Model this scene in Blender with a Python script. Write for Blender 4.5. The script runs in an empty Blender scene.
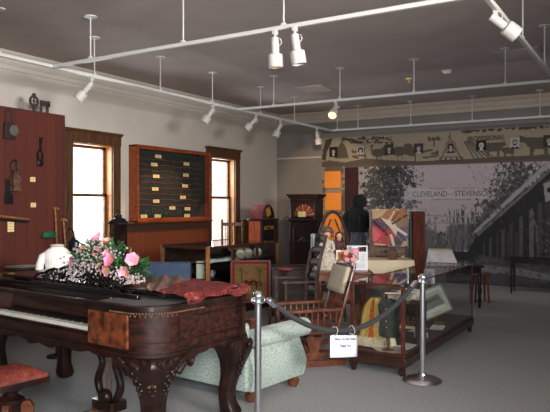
import bpy, bmesh, math, random
import numpy as np
from mathutils import Vector, Matrix, Quaternion
random.seed(7); RNG = np.random.default_rng(7)
S = bpy.context.scene; C = S.collection
PI = math.pi; R = math.radians
sin, cos = math.sin, math.cos

# ------------------------------------------------------------------ helpers
class MB:
    """collects shapes for ONE mesh object"""
    def __init__(s): s.bm = bmesh.new()
    def face(s, vs):
        try: return s.bm.faces.new(vs)
        except ValueError: return None
    def box(s, x0, x1, y0, y1, z0, z1, M=None):
        co = [(x0,y0,z0),(x1,y0,z0),(x1,y1,z0),(x0,y1,z0),(x0,y0,z1),(x1,y0,z1),(x1,y1,z1),(x0,y1,z1)]
        v = [s.bm.verts.new(M @ Vector(c) if M else c) for c in co]
        for f in ((3,2,1,0),(4,5,6,7),(0,1,5,4),(1,2,6,5),(2,3,7,6),(3,0,4,7)): s.face([v[i] for i in f])
        return s
    def cbox(s, c, d, M=None):
        return s.box(c[0]-d[0]/2,c[0]+d[0]/2,c[1]-d[1]/2,c[1]+d[1]/2,c[2]-d[2]/2,c[2]+d[2]/2,M)
    def bar(s, a, b, w, t, up=(0,0,1)):
        """rectangular bar from a to b, w wide (sideways), t thick"""
        a, b = Vector(a), Vector(b); d = (b-a).normalized(); u = Vector(up)
        if abs(d.dot(u)) > .98: u = Vector((0,1,0)) if abs(d.y) < .9 else Vector((1,0,0))
        sd = d.cross(u).normalized(); up2 = sd.cross(d).normalized()
        vs = []
        for p in (a, b):
            for i, j in ((-1,-1),(1,-1),(1,1),(-1,1)): vs.append(s.bm.verts.new(p+sd*(i*w/2)+up2*(j*t/2)))
        for f in ((3,2,1,0),(4,5,6,7),(0,1,5,4),(1,2,6,5),(2,3,7,6),(3,0,4,7)): s.face([vs[i] for i in f])
        return s
    def loft(s, rings, cap=True, closed=False):
        vs = [[s.bm.verts.new(p) for p in r] for r in rings]; n = len(vs[0])
        pairs = list(zip(vs[:-1], vs[1:])) + ([(vs[-1], vs[0])] if closed else [])
        for a, b in pairs:
            for i in range(n): s.face([a[i], a[(i+1)%n], b[(i+1)%n], b[i]])
        if cap and not closed: s.face(vs[0][::-1]); s.face(vs[-1])
        return s
    def tube(s, pts, r, n=8, cap=True, closed=False, flat=1.0):
        pts = [Vector(p) for p in pts]; rr = r if isinstance(r, (list, tuple)) else [r]*len(pts)
        rings = []; pu = None; N = len(pts)
        for i, p in enumerate(pts):
            if closed: d = pts[(i+1)%N]-pts[i-1]
            else: d = pts[min(i+1,N-1)]-pts[max(i-1,0)]
            d = d.normalized() if d.length > 1e-9 else Vector((0,0,1))
            if pu is None:
                u = Vector((0,0,1)) if abs(d.z) < .95 else Vector((1,0,0))
                pu = (u - d*u.dot(d)).normalized()
            else:
                pu = pu - d*pu.dot(d); pu = pu.normalized() if pu.length > 1e-6 else Vector((1,0,0))
            w = d.cross(pu)
            rings.append([p + (pu*cos(2*PI*k/n)*flat + w*sin(2*PI*k/n))*rr[i] for k in range(n)])
        return s.loft(rings, cap, closed)
    def lathe(s, prof, n=24, c=(0,0,0), M=None, sx=1, sy=1):
        rings = []
        for r, z in prof:
            ring = [Vector((c[0]+max(r,1e-4)*cos(2*PI*k/n)*sx, c[1]+max(r,1e-4)*sin(2*PI*k/n)*sy, c[2]+z)) for k in range(n)]
            rings.append([M @ p for p in ring] if M else ring)
        return s.loft(rings)
    def prism(s, pts, ax, a, b):
        """2-D outline pts extruded along axis ax ('x','y','z') from a to b"""
        def P(p, t): return {'x':(t,p[0],p[1]),'y':(p[0],t,p[1]),'z':(p[0],p[1],t)}[ax]
        return s.loft([[P(p,a) for p in pts],[P(p,b) for p in pts]])
    def ball(s, c, r, n=12, m=8, M=None):
        if not isinstance(r, (tuple, list)): r = (r,r,r)
        rings = []
        for i in range(m+1):
            t = -PI/2+PI*i/m; k = max(cos(t), 1e-3)
            ring = [Vector((r[0]*k*cos(2*PI*j/n), r[1]*k*sin(2*PI*j/n), r[2]*sin(t))) for j in range(n)]
            rings.append([(M @ p if M else p)+Vector(c) for p in ring])
        return s.loft(rings)
    def grid(s, fn, nu, nv):
        v = [[s.bm.verts.new(fn(i/nu, j/nv)) for j in range(nv+1)] for i in range(nu+1)]
        for i in range(nu):
            for j in range(nv): s.face([v[i][j], v[i+1][j], v[i+1][j+1], v[i][j+1]])
        return s

def link(o, parent=None):
    C.objects.link(o)
    if parent is not None: o.parent = parent
    return o
def obj(name, mb, mat, parent=None, bevel=0, smooth=True, sub=0, solid=0, label=None, loc=None, rot=None):
    bm = mb.bm; bmesh.ops.recalc_face_normals(bm, faces=bm.faces[:])
    me = bpy.data.meshes.new(name); bm.to_mesh(me); bm.free()
    if smooth:
        me.shade_smooth(); me.set_sharp_from_angle(angle=R(38))
    me.materials.append(mat)
    o = bpy.data.objects.new(name, me); link(o, parent)
    if solid:
        m = o.modifiers.new('s','SOLIDIFY'); m.thickness = solid
    if sub:
        m = o.modifiers.new('u','SUBSURF'); m.levels = sub; m.render_levels = sub
    if bevel:
        m = o.modifiers.new('b','BEVEL'); m.width = bevel; m.segments = 2; m.limit_method = 'ANGLE'; m.angle_limit = R(40)
    if label: o['label'] = label
    if loc: o.location = loc
    if rot: o.rotation_euler = rot
    return o
def tag(o, label, cat, group=None, kind=None):
    o['label'] = label; o['category'] = cat
    if group: o['group'] = group
    if kind: o['kind'] = kind
    return o
def thing(name, label, cat, loc=(0,0,0), rotz=0, group=None):
    o = bpy.data.objects.new(name, None); o.empty_display_size = .1; link(o)
    o.location = loc; o.rotation_euler = (0,0,rotz)
    return tag(o, label, cat, group)
def struct(name, mb, mat, label=None, parent=None, **k):
    o = obj(name, mb, mat, parent, **k)
    if parent is None:
        o['kind'] = 'structure'
        if label: o['label'] = label
    return o
def dup(root, loc=None, rotz=None, label=None, group=None):
    r = root.copy(); C.objects.link(r)
    if loc is not None: r.location = loc
    if rotz is not None: r.rotation_euler = (0,0,rotz)
    if label: r['label'] = label
    if group: r['group'] = group
    for ch in list(root.children):
        c = ch.copy(); C.objects.link(c); c.parent = r
        for g in list(ch.children):
            d = g.copy(); C.objects.link(d); d.parent = c
    return r
def text(name, body, size, mat, parent, loc, rot, align='CENTER', sx=1.0, bold=0.0):
    cu = bpy.data.curves.new(name, 'FONT'); cu.body = body; cu.size = size; cu.align_x = align; cu.align_y = 'CENTER'
    cu.offset = bold; cu.extrude = .0004; cu.materials.append(mat)
    tmp = bpy.data.objects.new('tmp_text', cu); C.objects.link(tmp); dg = bpy.context.evaluated_depsgraph_get(); dg.update()
    me = bpy.data.meshes.new_from_object(tmp.evaluated_get(dg)); me.name = name; bpy.data.objects.remove(tmp); bpy.data.curves.remove(cu)
    me.materials.clear(); me.materials.append(mat)
    o = bpy.data.objects.new(name, me); link(o, parent); o.location = loc; o.rotation_euler = rot; o.scale = (sx,1,1)
    return o

# ------------------------------------------------------------------ materials
def lin(c):
    return tuple(((v/255)/12.92 if v/255 <= .04045 else ((v/255+.055)/1.055)**2.4) for v in c)
MATS = {}
def base(name):
    m = bpy.data.materials.new(name); m.use_nodes = True
    nt = m.node_tree; b = nt.nodes['Principled BSDF']; return m, nt, b
def N(nt, t, **k):
    n = nt.nodes.new(t)
    for a, v in k.items(): setattr(n, a, v)
    return n
def mat(name, c, rough=.6, metal=0, var=.12, scale=8, stretch=(1,1,1), bump=0, bscale=60, coat=0, c2=None, emit=None, spec=.5):
    """noise-mottled surface; c2 the second tone"""
    if name in MATS: return MATS[name]
    m, nt, b = base(name); L = nt.links
    c = lin(c); c2 = lin(c2) if c2 else tuple(v*(1-var) for v in c); c1 = c if c2 else c
    tc = N(nt,'ShaderNodeTexCoord'); mp = N(nt,'ShaderNodeMapping'); mp.inputs['Scale'].default_value = stretch
    nz = N(nt,'ShaderNodeTexNoise'); nz.inputs['Scale'].default_value = scale; nz.inputs['Detail'].default_value = 5
    cr = N(nt,'ShaderNodeValToRGB'); cr.color_ramp.elements[0].position = .35; cr.color_ramp.elements[1].position = .65
    cr.color_ramp.elements[0].color = (*c2,1); cr.color_ramp.elements[1].color = (*c1,1)
    L.new(tc.outputs['Object'], mp.inputs['Vector']); L.new(mp.outputs[0], nz.inputs['Vector'])
    L.new(nz.outputs[0], cr.inputs[0]); L.new(cr.outputs[0], b.inputs['Base Color'])
    b.inputs['Roughness'].default_value = rough; b.inputs['Metallic'].default_value = metal
    b.inputs['Specular IOR Level'].default_value = spec
    if coat: b.inputs['Coat Weight'].default_value = coat; b.inputs['Coat Roughness'].default_value = .12
    if bump:
        n2 = N(nt,'ShaderNodeTexNoise'); n2.inputs['Scale'].default_value = bscale
        bp = N(nt,'ShaderNodeBump'); bp.inputs['Strength'].default_value = bump; bp.inputs['Distance'].default_value = .01
        L.new(mp.outputs[0], n2.inputs['Vector']); L.new(n2.outputs[0], bp.inputs['Height']); L.new(bp.outputs[0], b.inputs['Normal'])
    if emit:
        b.inputs['Emission Color'].default_value = (*lin(emit[0]),1); b.inputs['Emission Strength'].default_value = emit[1]
    MATS[name] = m; return m
def wood(name, c, c2, rough=.35, st=(1.2,14,14), scale=2.2, coat=.0, bump=.05):
    return mat(name, c, rough, c2=c2, scale=scale, stretch=st, bump=bump, bscale=12, coat=coat, spec=.3)
def vcol(name, rough=.7, spec=.3):
    if name in MATS: return MATS[name]
    m, nt, b = base(name); a = N(nt,'ShaderNodeVertexColor'); a.layer_name = 'Col'
    nz = N(nt,'ShaderNodeTexNoise'); nz.inputs['Scale'].default_value = 40
    mx = N(nt,'ShaderNodeMix', data_type='RGBA', blend_type='MULTIPLY'); mx.inputs[0].default_value = .12
    nt.links.new(a.outputs[0], mx.inputs[6]); nt.links.new(nz.outputs[0], mx.inputs[7])
    nt.links.new(mx.outputs[2], b.inputs['Base Color'])
    b.inputs['Roughness'].default_value = rough; b.inputs['Specular IOR Level'].default_value = spec
    MATS[name] = m; return m
def glassm(name, tint=(1,1,1), ior=1.45, rough=.0):
    if name in MATS: return MATS[name]
    m = bpy.data.materials.new(name); m.use_nodes = True; nt = m.node_tree; nt.nodes.clear()
    o = N(nt,'ShaderNodeOutputMaterial'); t = N(nt,'ShaderNodeBsdfTransparent'); g = N(nt,'ShaderNodeBsdfGlossy')
    t.inputs[0].default_value = (*tint,1); g.inputs['Roughness'].default_value = rough
    lw = N(nt,'ShaderNodeLayerWeight'); lw.inputs[0].default_value = .5
    pw = N(nt,'ShaderNodeMath', operation='POWER'); pw.inputs[1].default_value = 5
    ma = N(nt,'ShaderNodeMath', operation='MULTIPLY_ADD'); ma.inputs[1].default_value = .95; ma.inputs[2].default_value = .045
    mx = N(nt,'ShaderNodeMixShader'); L = nt.links
    L.new(lw.outputs['Facing'], pw.inputs[0]); L.new(pw.outputs[0], ma.inputs[0]); L.new(ma.outputs[0], mx.inputs[0])
    L.new(t.outputs[0], mx.inputs[1]); L.new(g.outputs[0], mx.inputs[2]); L.new(mx.outputs[0], o.inputs[0])
    MATS[name] = m; return m
def stripes(name, c, c2, axis=1, period=.12, rough=.5, duty=.06, bump=.4, var=.15):
    """boards: dark grooves every period along object axis"""
    m, nt, b = base(name); L = nt.links
    tc = N(nt,'ShaderNodeTexCoord'); sp = N(nt,'ShaderNodeSeparateXYZ'); L.new(tc.outputs['Object'], sp.inputs[0])
    dv = N(nt,'ShaderNodeMath', operation='DIVIDE'); dv.inputs[1].default_value = period; L.new(sp.outputs[axis], dv.inputs[0])
    fr = N(nt,'ShaderNodeMath', operation='FRACT'); L.new(dv.outputs[0], fr.inputs[0])
    gt = N(nt,'ShaderNodeMath', operation='GREATER_THAN'); gt.inputs[1].default_value = duty; L.new(fr.outputs[0], gt.inputs[0])
    fl = N(nt,'ShaderNodeMath', operation='FLOOR'); L.new(dv.outputs[0], fl.inputs[0])
    wn = N(nt,'ShaderNodeTexWhiteNoise', noise_dimensions='1D'); L.new(fl.outputs[0], wn.inputs['W'])
    nz = N(nt,'ShaderNodeTexNoise'); nz.inputs['Scale'].default_value = 5; nz.inputs['Detail'].default_value = 6
    mp = N(nt,'ShaderNodeMapping'); mp.inputs['Scale'].default_value = (6,6,.6); L.new(tc.outputs['Object'], mp.inputs[0]); L.new(mp.outputs[0], nz.inputs['Vector'])
    ad = N(nt,'ShaderNodeMath', operation='ADD'); L.new(wn.outputs[0], ad.inputs[0]); L.new(nz.outputs[0], ad.inputs[1])
    ml = N(nt,'ShaderNodeMath', operation='MULTIPLY'); ml.inputs[1].default_value = .5; L.new(ad.outputs[0], ml.inputs[0])
    mx = N(nt,'ShaderNodeMix', data_type='RGBA'); L.new(ml.outputs[0], mx.inputs[0])
    mx.inputs[6].default_value = (*[v*(1-var*2) for v in lin(c)],1); mx.inputs[7].default_value = (*lin(c),1)
    m2 = N(nt,'ShaderNodeMix', data_type='RGBA'); L.new(gt.outputs[0], m2.inputs[0]); m2.inputs[6].default_value = (*lin(c2),1); L.new(mx.outputs[2], m2.inputs[7])
    L.new(m2.outputs[2], b.inputs['Base Color']); b.inputs['Roughness'].default_value = rough
    bp = N(nt,'ShaderNodeBump'); bp.inputs['Strength'].default_value = bump; bp.inputs['Distance'].default_value = .01
    L.new(gt.outputs[0], bp.inputs['Height']); L.new(bp.outputs[0], b.inputs['Normal'])
    MATS[name] = m; return m
def damask(name, c, c2, scale=5.0, rough=.75):
    m, nt, b = base(name); L = nt.links
    tc = N(nt,'ShaderNodeTexCoord'); vo = N(nt,'ShaderNodeTexVoronoi'); vo.inputs['Scale'].default_value = scale; vo.inputs['Randomness'].default_value = .35
    nz = N(nt,'ShaderNodeTexNoise'); nz.inputs['Scale'].default_value = 9; nz.inputs['Detail'].default_value = 2
    L.new(tc.outputs['Object'], vo.inputs['Vector']); L.new(tc.outputs['Object'], nz.inputs['Vector'])
    w = N(nt,'ShaderNodeMath', operation='MULTIPLY'); w.inputs[1].default_value = 24; L.new(vo.outputs['Distance'], w.inputs[0])
    a = N(nt,'ShaderNodeMath', operation='MULTIPLY_ADD'); a.inputs[1].default_value = 16; L.new(nz.outputs[0], a.inputs[0]); L.new(w.outputs[0], a.inputs[2])
    si = N(nt,'ShaderNodeMath', operation='SINE'); L.new(a.outputs[0], si.inputs[0])
    cr = N(nt,'ShaderNodeValToRGB'); cr.color_ramp.elements[0].position = .42; cr.color_ramp.elements[1].position = .6
    mr = N(nt,'ShaderNodeMapRange'); mr.inputs[1].default_value = -1; mr.inputs[2].default_value = 1; L.new(si.outputs[0], mr.inputs[0]); L.new(mr.outputs[0], cr.inputs[0])
    cr.color_ramp.elements[0].color = (*lin(c2),1); cr.color_ramp.elements[1].color = (*lin(c),1)
    L.new(cr.outputs[0], b.inputs['Base Color']); b.inputs['Roughness'].default_value = rough
    b.inputs['Sheen Weight'].default_value = .15
    MATS[name] = m; return m
def emis(name, c, st):
    m, nt, b = base(name); b.inputs['Base Color'].default_value = (*lin(c),1)
    b.inputs['Emission Color'].default_value = (*lin(c),1); b.inputs['Emission Strength'].default_value = st
    MATS[name] = m; return m

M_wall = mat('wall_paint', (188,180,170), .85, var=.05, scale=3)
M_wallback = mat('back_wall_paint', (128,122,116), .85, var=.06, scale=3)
M_ceil = mat('ceiling_paint', (182,168,163), .9, var=.10, scale=2)
M_floor = mat('carpet', (166,165,164), .95, c2=(142,141,140), scale=60, bump=.25, bscale=500, spec=.1)
M_corn = mat('cornice_paint', (186,172,158), .7, var=.05)
M_white = mat('white_enamel', (186,182,176), .4, var=.04)
M_track = mat('track_white', (200,198,195), .45, var=.04)
M_oak = wood('golden_oak', (176,118,62), (128,80,40), .4, st=(12,12,1.2))
M_oakd = wood('brown_oak', (112,74,44), (78,50,30), .45, st=(12,1.2,12))
M_casing = wood('casing_wood', (92,62,40), (66,44,30), .4, st=(12,12,1.2))
M_casew = wood('case_redwood', (150,72,34), (108,48,24), .35, st=(10,1.2,10), coat=.2)
M_bead = stripes('beadboard', (112,58,36), (52,26,16), axis=1, period=.075, duty=.12, rough=.4)
M_beadd = stripes('dark_ribs', (78,50,36), (28,16,12), axis=1, period=.06, duty=.3, rough=.5)
M_barn = stripes('barn_boards', (92,35,23), (30,12,10), axis=1, period=.17, duty=.035, rough=.75, var=.22)
M_rose = wood('rosewood', (58,29,21), (24,13,11), .4, st=(1.5,10,14), coat=.12)
M_rosed = wood('dark_rosewood', (46,24,18), (20,11,9), .4, st=(3,3,8), coat=.1, bump=.1)
M_burl = mat('burl_veneer', (128,66,34), .25, c2=(58,28,18), scale=14, coat=.4)
M_black = mat('black_lacquer', (22,18,18), .25, var=.3, coat=.3)
M_blackm = mat('black_iron', (26,24,25), .5, var=.3, metal=.3)
M_grey = mat('dusty_grey', (88,84,80), .8, var=.2, scale=12)
M_ivory = mat('ivory_keys', (226,220,205), .3, var=.05)
M_gilt = mat('gilt_carving', (110,68,40), .6, c2=(60,36,24), scale=40)
M_chrome = mat('brushed_chrome', (222,222,226), .26, var=.06, metal=1)
M_rope = mat('grey_rope', (58,58,60), .85, c2=(34,34,36), scale=4, stretch=(40,40,40), bump=.5, bscale=30)
M_paper = mat('white_paper', (226,228,240), .7, var=.03)
M_cream = mat('cream_cloth', (214,196,164), .8, var=.1, scale=6, bump=.15, bscale=40)
M_ink = mat('ink', (40,38,60), .7, var=.1)
M_damask = damask('green_damask', (162,170,160), (138,154,145), 10)
M_mahog = wood('mahogany', (128,58,36), (84,34,22), .3, st=(8,8,2), coat=.25)
M_chairw = wood('chair_walnut', (112,62,40), (70,36,24), .35, st=(6,6,6), coat=.2)
M_ladder = wood('old_greybrown_wood', (74,56,47), (46,34,29), .6, st=(6,6,6))
M_redcase = wood('cherry_case', (88,40,28), (58,25,19), .4, st=(2,2,10), coat=.1)
M_basewood = wood('case_base_wood', (58,31,22), (36,19,14), .35, st=(2,2,10), coat=.3)
M_glass = glassm('case_glass', (.93,.95,.94))
M_pane = glassm('window_glass', (.97,.98,.98))
M_navy = mat('navy_cloth', (46,62,86), .8, var=.2, scale=10, bump=.2, bscale=120)
M_redcloth = mat('red_paisley', (176,62,58), .85, c2=(96,32,38), scale=16, bump=.4, bscale=40)
M_redvel = mat('red_needlepoint', (130,60,50), .85, c2=(92,38,36), scale=14, bump=.3, bscale=80)
M_leaf = mat('leaf_green', (70,124,56), .6, c2=(34,78,34), scale=20)
M_leafd = mat('dark_leaf', (40,72,40), .6, c2=(22,44,26), scale=20)
M_pink = mat('pink_petal', (236,120,160), .6, c2=(240,176,198), scale=14)
M_pale = mat('pale_pink_petal', (232,166,160), .6, c2=(222,128,130), scale=14)
M_yel = mat('yellow_stamen', (224,196,70), .6)
M_gyp = mat('gypsophila_white', (190,178,176), .8, c2=(140,126,122), scale=30)
M_wicker = mat('dark_wicker', (44,30,24), .7, c2=(22,16,14), scale=40, bump=.6, bscale=80)
M_orange = mat('orange_board', (240,140,40), .6, var=.08, scale=4)
M_mauve = mat('maroon_curtain', (62,30,34), .9, var=.2, scale=5, stretch=(14,14,1))
M_vc = vcol('painted_surface'); M_vcs = vcol('printed_gloss', .35, .5); M_vcf = vcol('woven_cloth', .9, .1)
M_skin = mat('doll_bisque', (206,158,132), .5, var=.05)
M_hairb = mat('doll_black_hair', (24,18,18), .5, var=.3, scale=30)
M_hairn = mat('doll_brown_hair', (110,84,66), .7, c2=(70,52,42), scale=30)
M_lace = mat('cream_lace', (206,194,176), .9, c2=(160,148,134), scale=45, bump=.5, bscale=90)
M_lens_hot = emis('lamp_lens_lit', (255,196,110), 5)
M_lens_warm = emis('lamp_lens_glow', (255,190,120), 1.2)
M_lens = mat('lamp_lens_off', (150,148,142), .2, var=.05)
M_gold = mat('gold_leaf', (214,160,70), .4, metal=.4, var=.1)
M_blackcloth = mat('black_cloth', (30,29,31), .9, c2=(16,16,18), scale=9, bump=.4, bscale=40)
M_slate = mat('slate_skirt', (96,104,112), .85, c2=(62,68,74), scale=5, stretch=(14,14,1))
M_whitecl = mat('white_cotton', (240,234,228), .85, c2=(216,206,202), scale=6, bump=.25, bscale=30)
M_green = mat('green_felt', (34,92,64), .9, var=.3, scale=14)
M_stick = wood('peeled_stick', (150,104,60), (104,66,38), .6)
M_rust = mat('rusty_iron', (74,58,52), .8, c2=(40,32,32), scale=24, bump=.3)
M_tin = mat('old_tin', (118,84,66), .6, c2=(70,48,40), scale=18, metal=.3)
M_tag = mat('card_tag', (232,206,150), .7, var=.08)
M_felt = mat('dark_green_felt', (26,36,30), .95, var=.3, scale=5)
M_wire = mat('rusted_wire', (150,70,50), .6, c2=(90,44,36), scale=30)
M_brick = mat('brick', (200,170,160), .9, c2=(226,214,206), scale=12)

# ------------------------------------------------------------------ painting on flat surfaces (colour attribute)
class Cv:
    def __init__(s, w, h, bg):
        s.w, s.h = w, h; s.a = np.empty((h, w, 3)); s.a[:] = lin(bg)
    def _bb(s, x0, x1, y0, y1):
        x0 = max(0, int(math.floor(x0))); x1 = min(s.w-1, int(math.ceil(x1))); y0 = max(0, int(math.floor(y0))); y1 = min(s.h-1, int(math.ceil(y1)))
        if x1 < x0 or y1 < y0: return None
        X, Y = np.meshgrid(np.arange(x0, x1+1), np.arange(y0, y1+1)); return x0, x1, y0, y1, X, Y
    def put(s, bb, m, c, al=1):
        x0, x1, y0, y1 = bb[:4]; r = s.a[y0:y1+1, x0:x1+1]; r[m] = r[m]*(1-al)+np.array(lin(c))*al
    def poly(s, pts, c, al=1):
        P = np.array(pts, float); bb = s._bb(P[:,0].min(), P[:,0].max(), P[:,1].min(), P[:,1].max())
        if bb is None: return
        X, Y = bb[4:]; m = np.zeros(X.shape, bool); n = len(P)
        for i in range(n):
            xa, ya = P[i]; xb, yb = P[(i+1)%n]
            if ya == yb: continue
            cond = ((ya > Y) != (yb > Y)) & (X < (xb-xa)*(Y-ya)/(yb-ya)+xa); m ^= cond
        s.put(bb, m, c, al)
    def ell(s, cx, cy, rx, ry, c, al=1):
        rx = max(rx,.55); ry = max(ry,.55)
        bb = s._bb(cx-rx, cx+rx, cy-ry, cy+ry)
        if bb is None: return
        X, Y = bb[4:]; s.put(bb, ((X-cx)/rx)**2+((Y-cy)/ry)**2 <= 1, c, al)
    def line(s, pts, w, c, al=1):
        for (xa, ya), (xb, yb) in zip(pts[:-1], pts[1:]):
            bb = s._bb(min(xa,xb)-w, max(xa,xb)+w, min(ya,yb)-w, max(ya,yb)+w)
            if bb is None: continue
            X, Y = bb[4:]; dx, dy = xb-xa, yb-ya; l2 = dx*dx+dy*dy+1e-9
            t = np.clip(((X-xa)*dx+(Y-ya)*dy)/l2, 0, 1)
            s.put(bb, (X-xa-t*dx)**2+(Y-ya-t*dy)**2 <= max(w/2,.6)**2, c, al)
    def noise(s, amp):
        s.a *= 1+amp*(RNG.random((s.h, s.w, 1))-.5)
def painted(name, cv, fn, parent, m=None, solid=0):
    """grid mesh; fn(u,v) -> xyz with v up; colour attribute from the canvas (row 0 = top)"""
    w, h = cv.w, cv.h
    vs = [fn(i/(w-1), 1-j/(h-1)) for j in range(h) for i in range(w)]
    fs = [(j*w+i, (j+1)*w+i, (j+1)*w+i+1, j*w+i+1) for j in range(h-1) for i in range(w-1)]
    me = bpy.data.meshes.new(name); me.from_pydata(vs, [], fs)
    at = me.color_attributes.new('Col', 'FLOAT_COLOR', 'POINT')
    flat = np.ones((h*w, 4), np.float32); flat[:, :3] = np.clip(cv.a.reshape(-1,3), 0, 1)
    at.data.foreach_set('color', flat.ravel()); me.shade_smooth(); me.materials.append(m or M_vc)
    o = bpy.data.objects.new(name, me); link(o, parent)
    if solid:
        md = o.modifiers.new('s','SOLIDIFY'); md.thickness = solid; md.offset = -1
    return o

# ------------------------------------------------------------------ camera
TH = .5345; H = 1.636; F = 650
cd = bpy.data.cameras.new('camera'); cam = bpy.data.objects.new('camera', cd); C.objects.link(cam)
cd.sensor_width = 36; cd.lens = F/550*36; cd.clip_start = .05; cam.location = (0,0,H); cam.rotation_euler = (PI/2, 0, TH)
S.camera = cam
cT, sT = cos(TH), sin(TH)
def back_xz(px, py, y=13.74):
    """the spot on the mural wall that the photograph shows at px, py"""
    k = (px-275)/F; d = y/(k*sT+cT); return (k*cT-sT)*d, H-(py-206)/F*d

# ------------------------------------------------------------------ the room
WX, BY, RX, FY, CZ = -8.08, 13.74, 3.6, -2.6, 3.84
WIN = ((7.28, 8.17), (11.01, 11.90)); WZ0, WZ1 = .86, 2.66
struct('floor', MB().box(WX-.2, RX+.2, FY-.2, BY+.2, -.1, 0), M_floor, 'grey carpeted floor of the museum room', smooth=False)
struct('ceiling', MB().box(WX-.2, RX+.2, FY-.2, BY+.2, CZ, CZ+.1), M_ceil, 'dark grey brown ceiling', smooth=False)
w = MB(); ys = [FY, WIN[0][0], WIN[0][1], WIN[1][0], WIN[1][1], BY]
for a, b in ((0,1),(2,3),(4,5)): w.box(WX-.2, WX, ys[a], ys[b], 0, CZ)
for a, b in WIN: w.box(WX-.2, WX, a, b, 0, WZ0); w.box(WX-.2, WX, a, b, WZ1, CZ)
struct('wall_left', w, M_wall, 'pale grey wall with two tall windows', smooth=False)
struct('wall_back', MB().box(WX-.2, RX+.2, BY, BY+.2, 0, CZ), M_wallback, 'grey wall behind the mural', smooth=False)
struct('wall_right', MB().box(RX, RX+.2, FY, BY, 0, CZ), M_wall, 'plain wall outside the view', smooth=False)
struct('wall_front', MB().box(WX-.2, RX+.2, FY-.2, FY, 0, CZ), M_wall, 'plain wall behind the camera', smooth=False)
# cornices: stepped profile
def cornice_prof(s=1): return [(0,3.60),(.025*s,3.60),(.03*s,3.66),(.07*s,3.70),(.08*s,3.76),(.15*s,3.81),(.16*s,3.84),(0,3.84)]
struct('trim_1', MB().prism([(WX+x, z) for x, z in cornice_prof()], 'y', FY, BY), M_wall, 'stepped cornice along the window wall')
struct('trim_2', MB().prism([(BY-x, z) for x, z in cornice_prof()], 'x', WX+.17, RX), M_corn, 'beige cornice along the mural wall')
struct('trim_3', MB().box(WX, -6.86, BY-.03, BY, 2.77, 2.81), M_corn, 'thin pale picture rail in the back corner', smooth=False)
struct('baseboard_back', MB().box(WX, -6.86, BY-.03, BY, 0, .16), M_oakd, 'dark baseboard in the back corner', smooth=False)
# wainscot under and between the windows
WN = 1.30
for k, (a, b) in enumerate(((6.2, WIN[0][0]-.16), (WIN[0][1]+.174, WIN[1][0]-.16), (WIN[1][1]+.164, BY))):
    if k == 1:
        struct('trim_%d' % (k+5), MB().box(WX, WX+.05, a, b, .12, WN-.12), M_bead, 'red brown boarded wainscot below the wall case')
        struct('trim_%d' % (k+8), MB().box(WX, WX+.065, a, b, WN-.12, WN), M_beadd, 'ribbed dark frieze of the wainscot')
        struct('trim_%d' % (k+11), MB().prism([(WX,WN),(WX+.08,WN),(WX+.13,WN+.03),(WX+.13,WN+.055),(WX,WN+.055)], 'y', a-.02, b+.05), M_oakd, 'cap rail of the wainscot')
    else:
        struct('trim_%d' % (k+5), MB().box(WX, WX+.04, a, b, .12, WN), M_oakd, 'dark boarded wainscot')
        struct('trim_%d' % (k+11), MB().box(WX, WX+.06, a, b, WN, WN+.03), M_casing, 'cap rail of the wainscot')
# windows
for k, (a, b) in enumerate(WIN):
    e = bpy.data.objects.new('window_%d' % (k+1), None); link(e); e.location = (WX, a, 0); e['kind'] = 'structure'
    e['label'] = ('tall sash window beside the red board partition', 'tall sash window beside the wall case, brick outside')[k]
    wd = b-a
    m = MB().box(-.002, .035, -.16, 0, WZ0-.1, WZ1).box(-.002, .035, wd, wd+.17, WZ0-.1, WZ1)
    m.box(-.002, .04, -.17, wd+.18, WZ1, WZ1+.17).prism([(-.002,WZ1+.17),(.05,WZ1+.17),(.075,WZ1+.2),(.075,WZ1+.22),(-.002,WZ1+.22)], 'y', -.2, wd+.2)
    obj('casing', m, M_casing, e, bevel=.004)
    j = MB().box(-.2, 0, .0, .02, WZ0, WZ1).box(-.2, 0, wd-.02, wd, WZ0, WZ1).box(-.2, 0, 0, wd, WZ1-.02, WZ1)
    obj('jamb', j, M_oak, e)
    obj('window_sill', MB().box(-.2, .08, -.18, wd+.18, WZ0-.03, WZ0), M_casing, e, bevel=.004)
    mid = 1.817
    for nm, z0, z1, xo in (('upper_sash', mid-.025, WZ1-.02, -.16), ('lower_sash', WZ0, mid+.025, -.13)):
        s = MB().box(xo-.02, xo+.02, .02, .075, z0, z1).box(xo-.02, xo+.02, wd-.075, wd-.02, z0, z1)
        s.box(xo-.02, xo+.02, .02, wd-.02, z0, z0+.05).box(xo-.02, xo+.02, .02, wd-.02, z1-.045, z1)
        so = obj(nm, s, M_oakd, e)
        obj('pane', MB().box(xo-.002, xo+.002, .07, wd-.07, z0+.04, z1-.04), M_pane, so, smooth=False)
# outside: a neighbouring brick building
bb = tag(obj('brick_building', MB().box(-10.5, -10.0, 14.2, 20, 0, 7), M_brick), 'sunlit brick building corner outside the far window', 'building')
struct('ground_outside', MB().box(-30, WX-.2, -10, 40, -.2, -.1), mat('outside_ground', (190,186,176), .9), 'pale ground outside', smooth=False)

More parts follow.
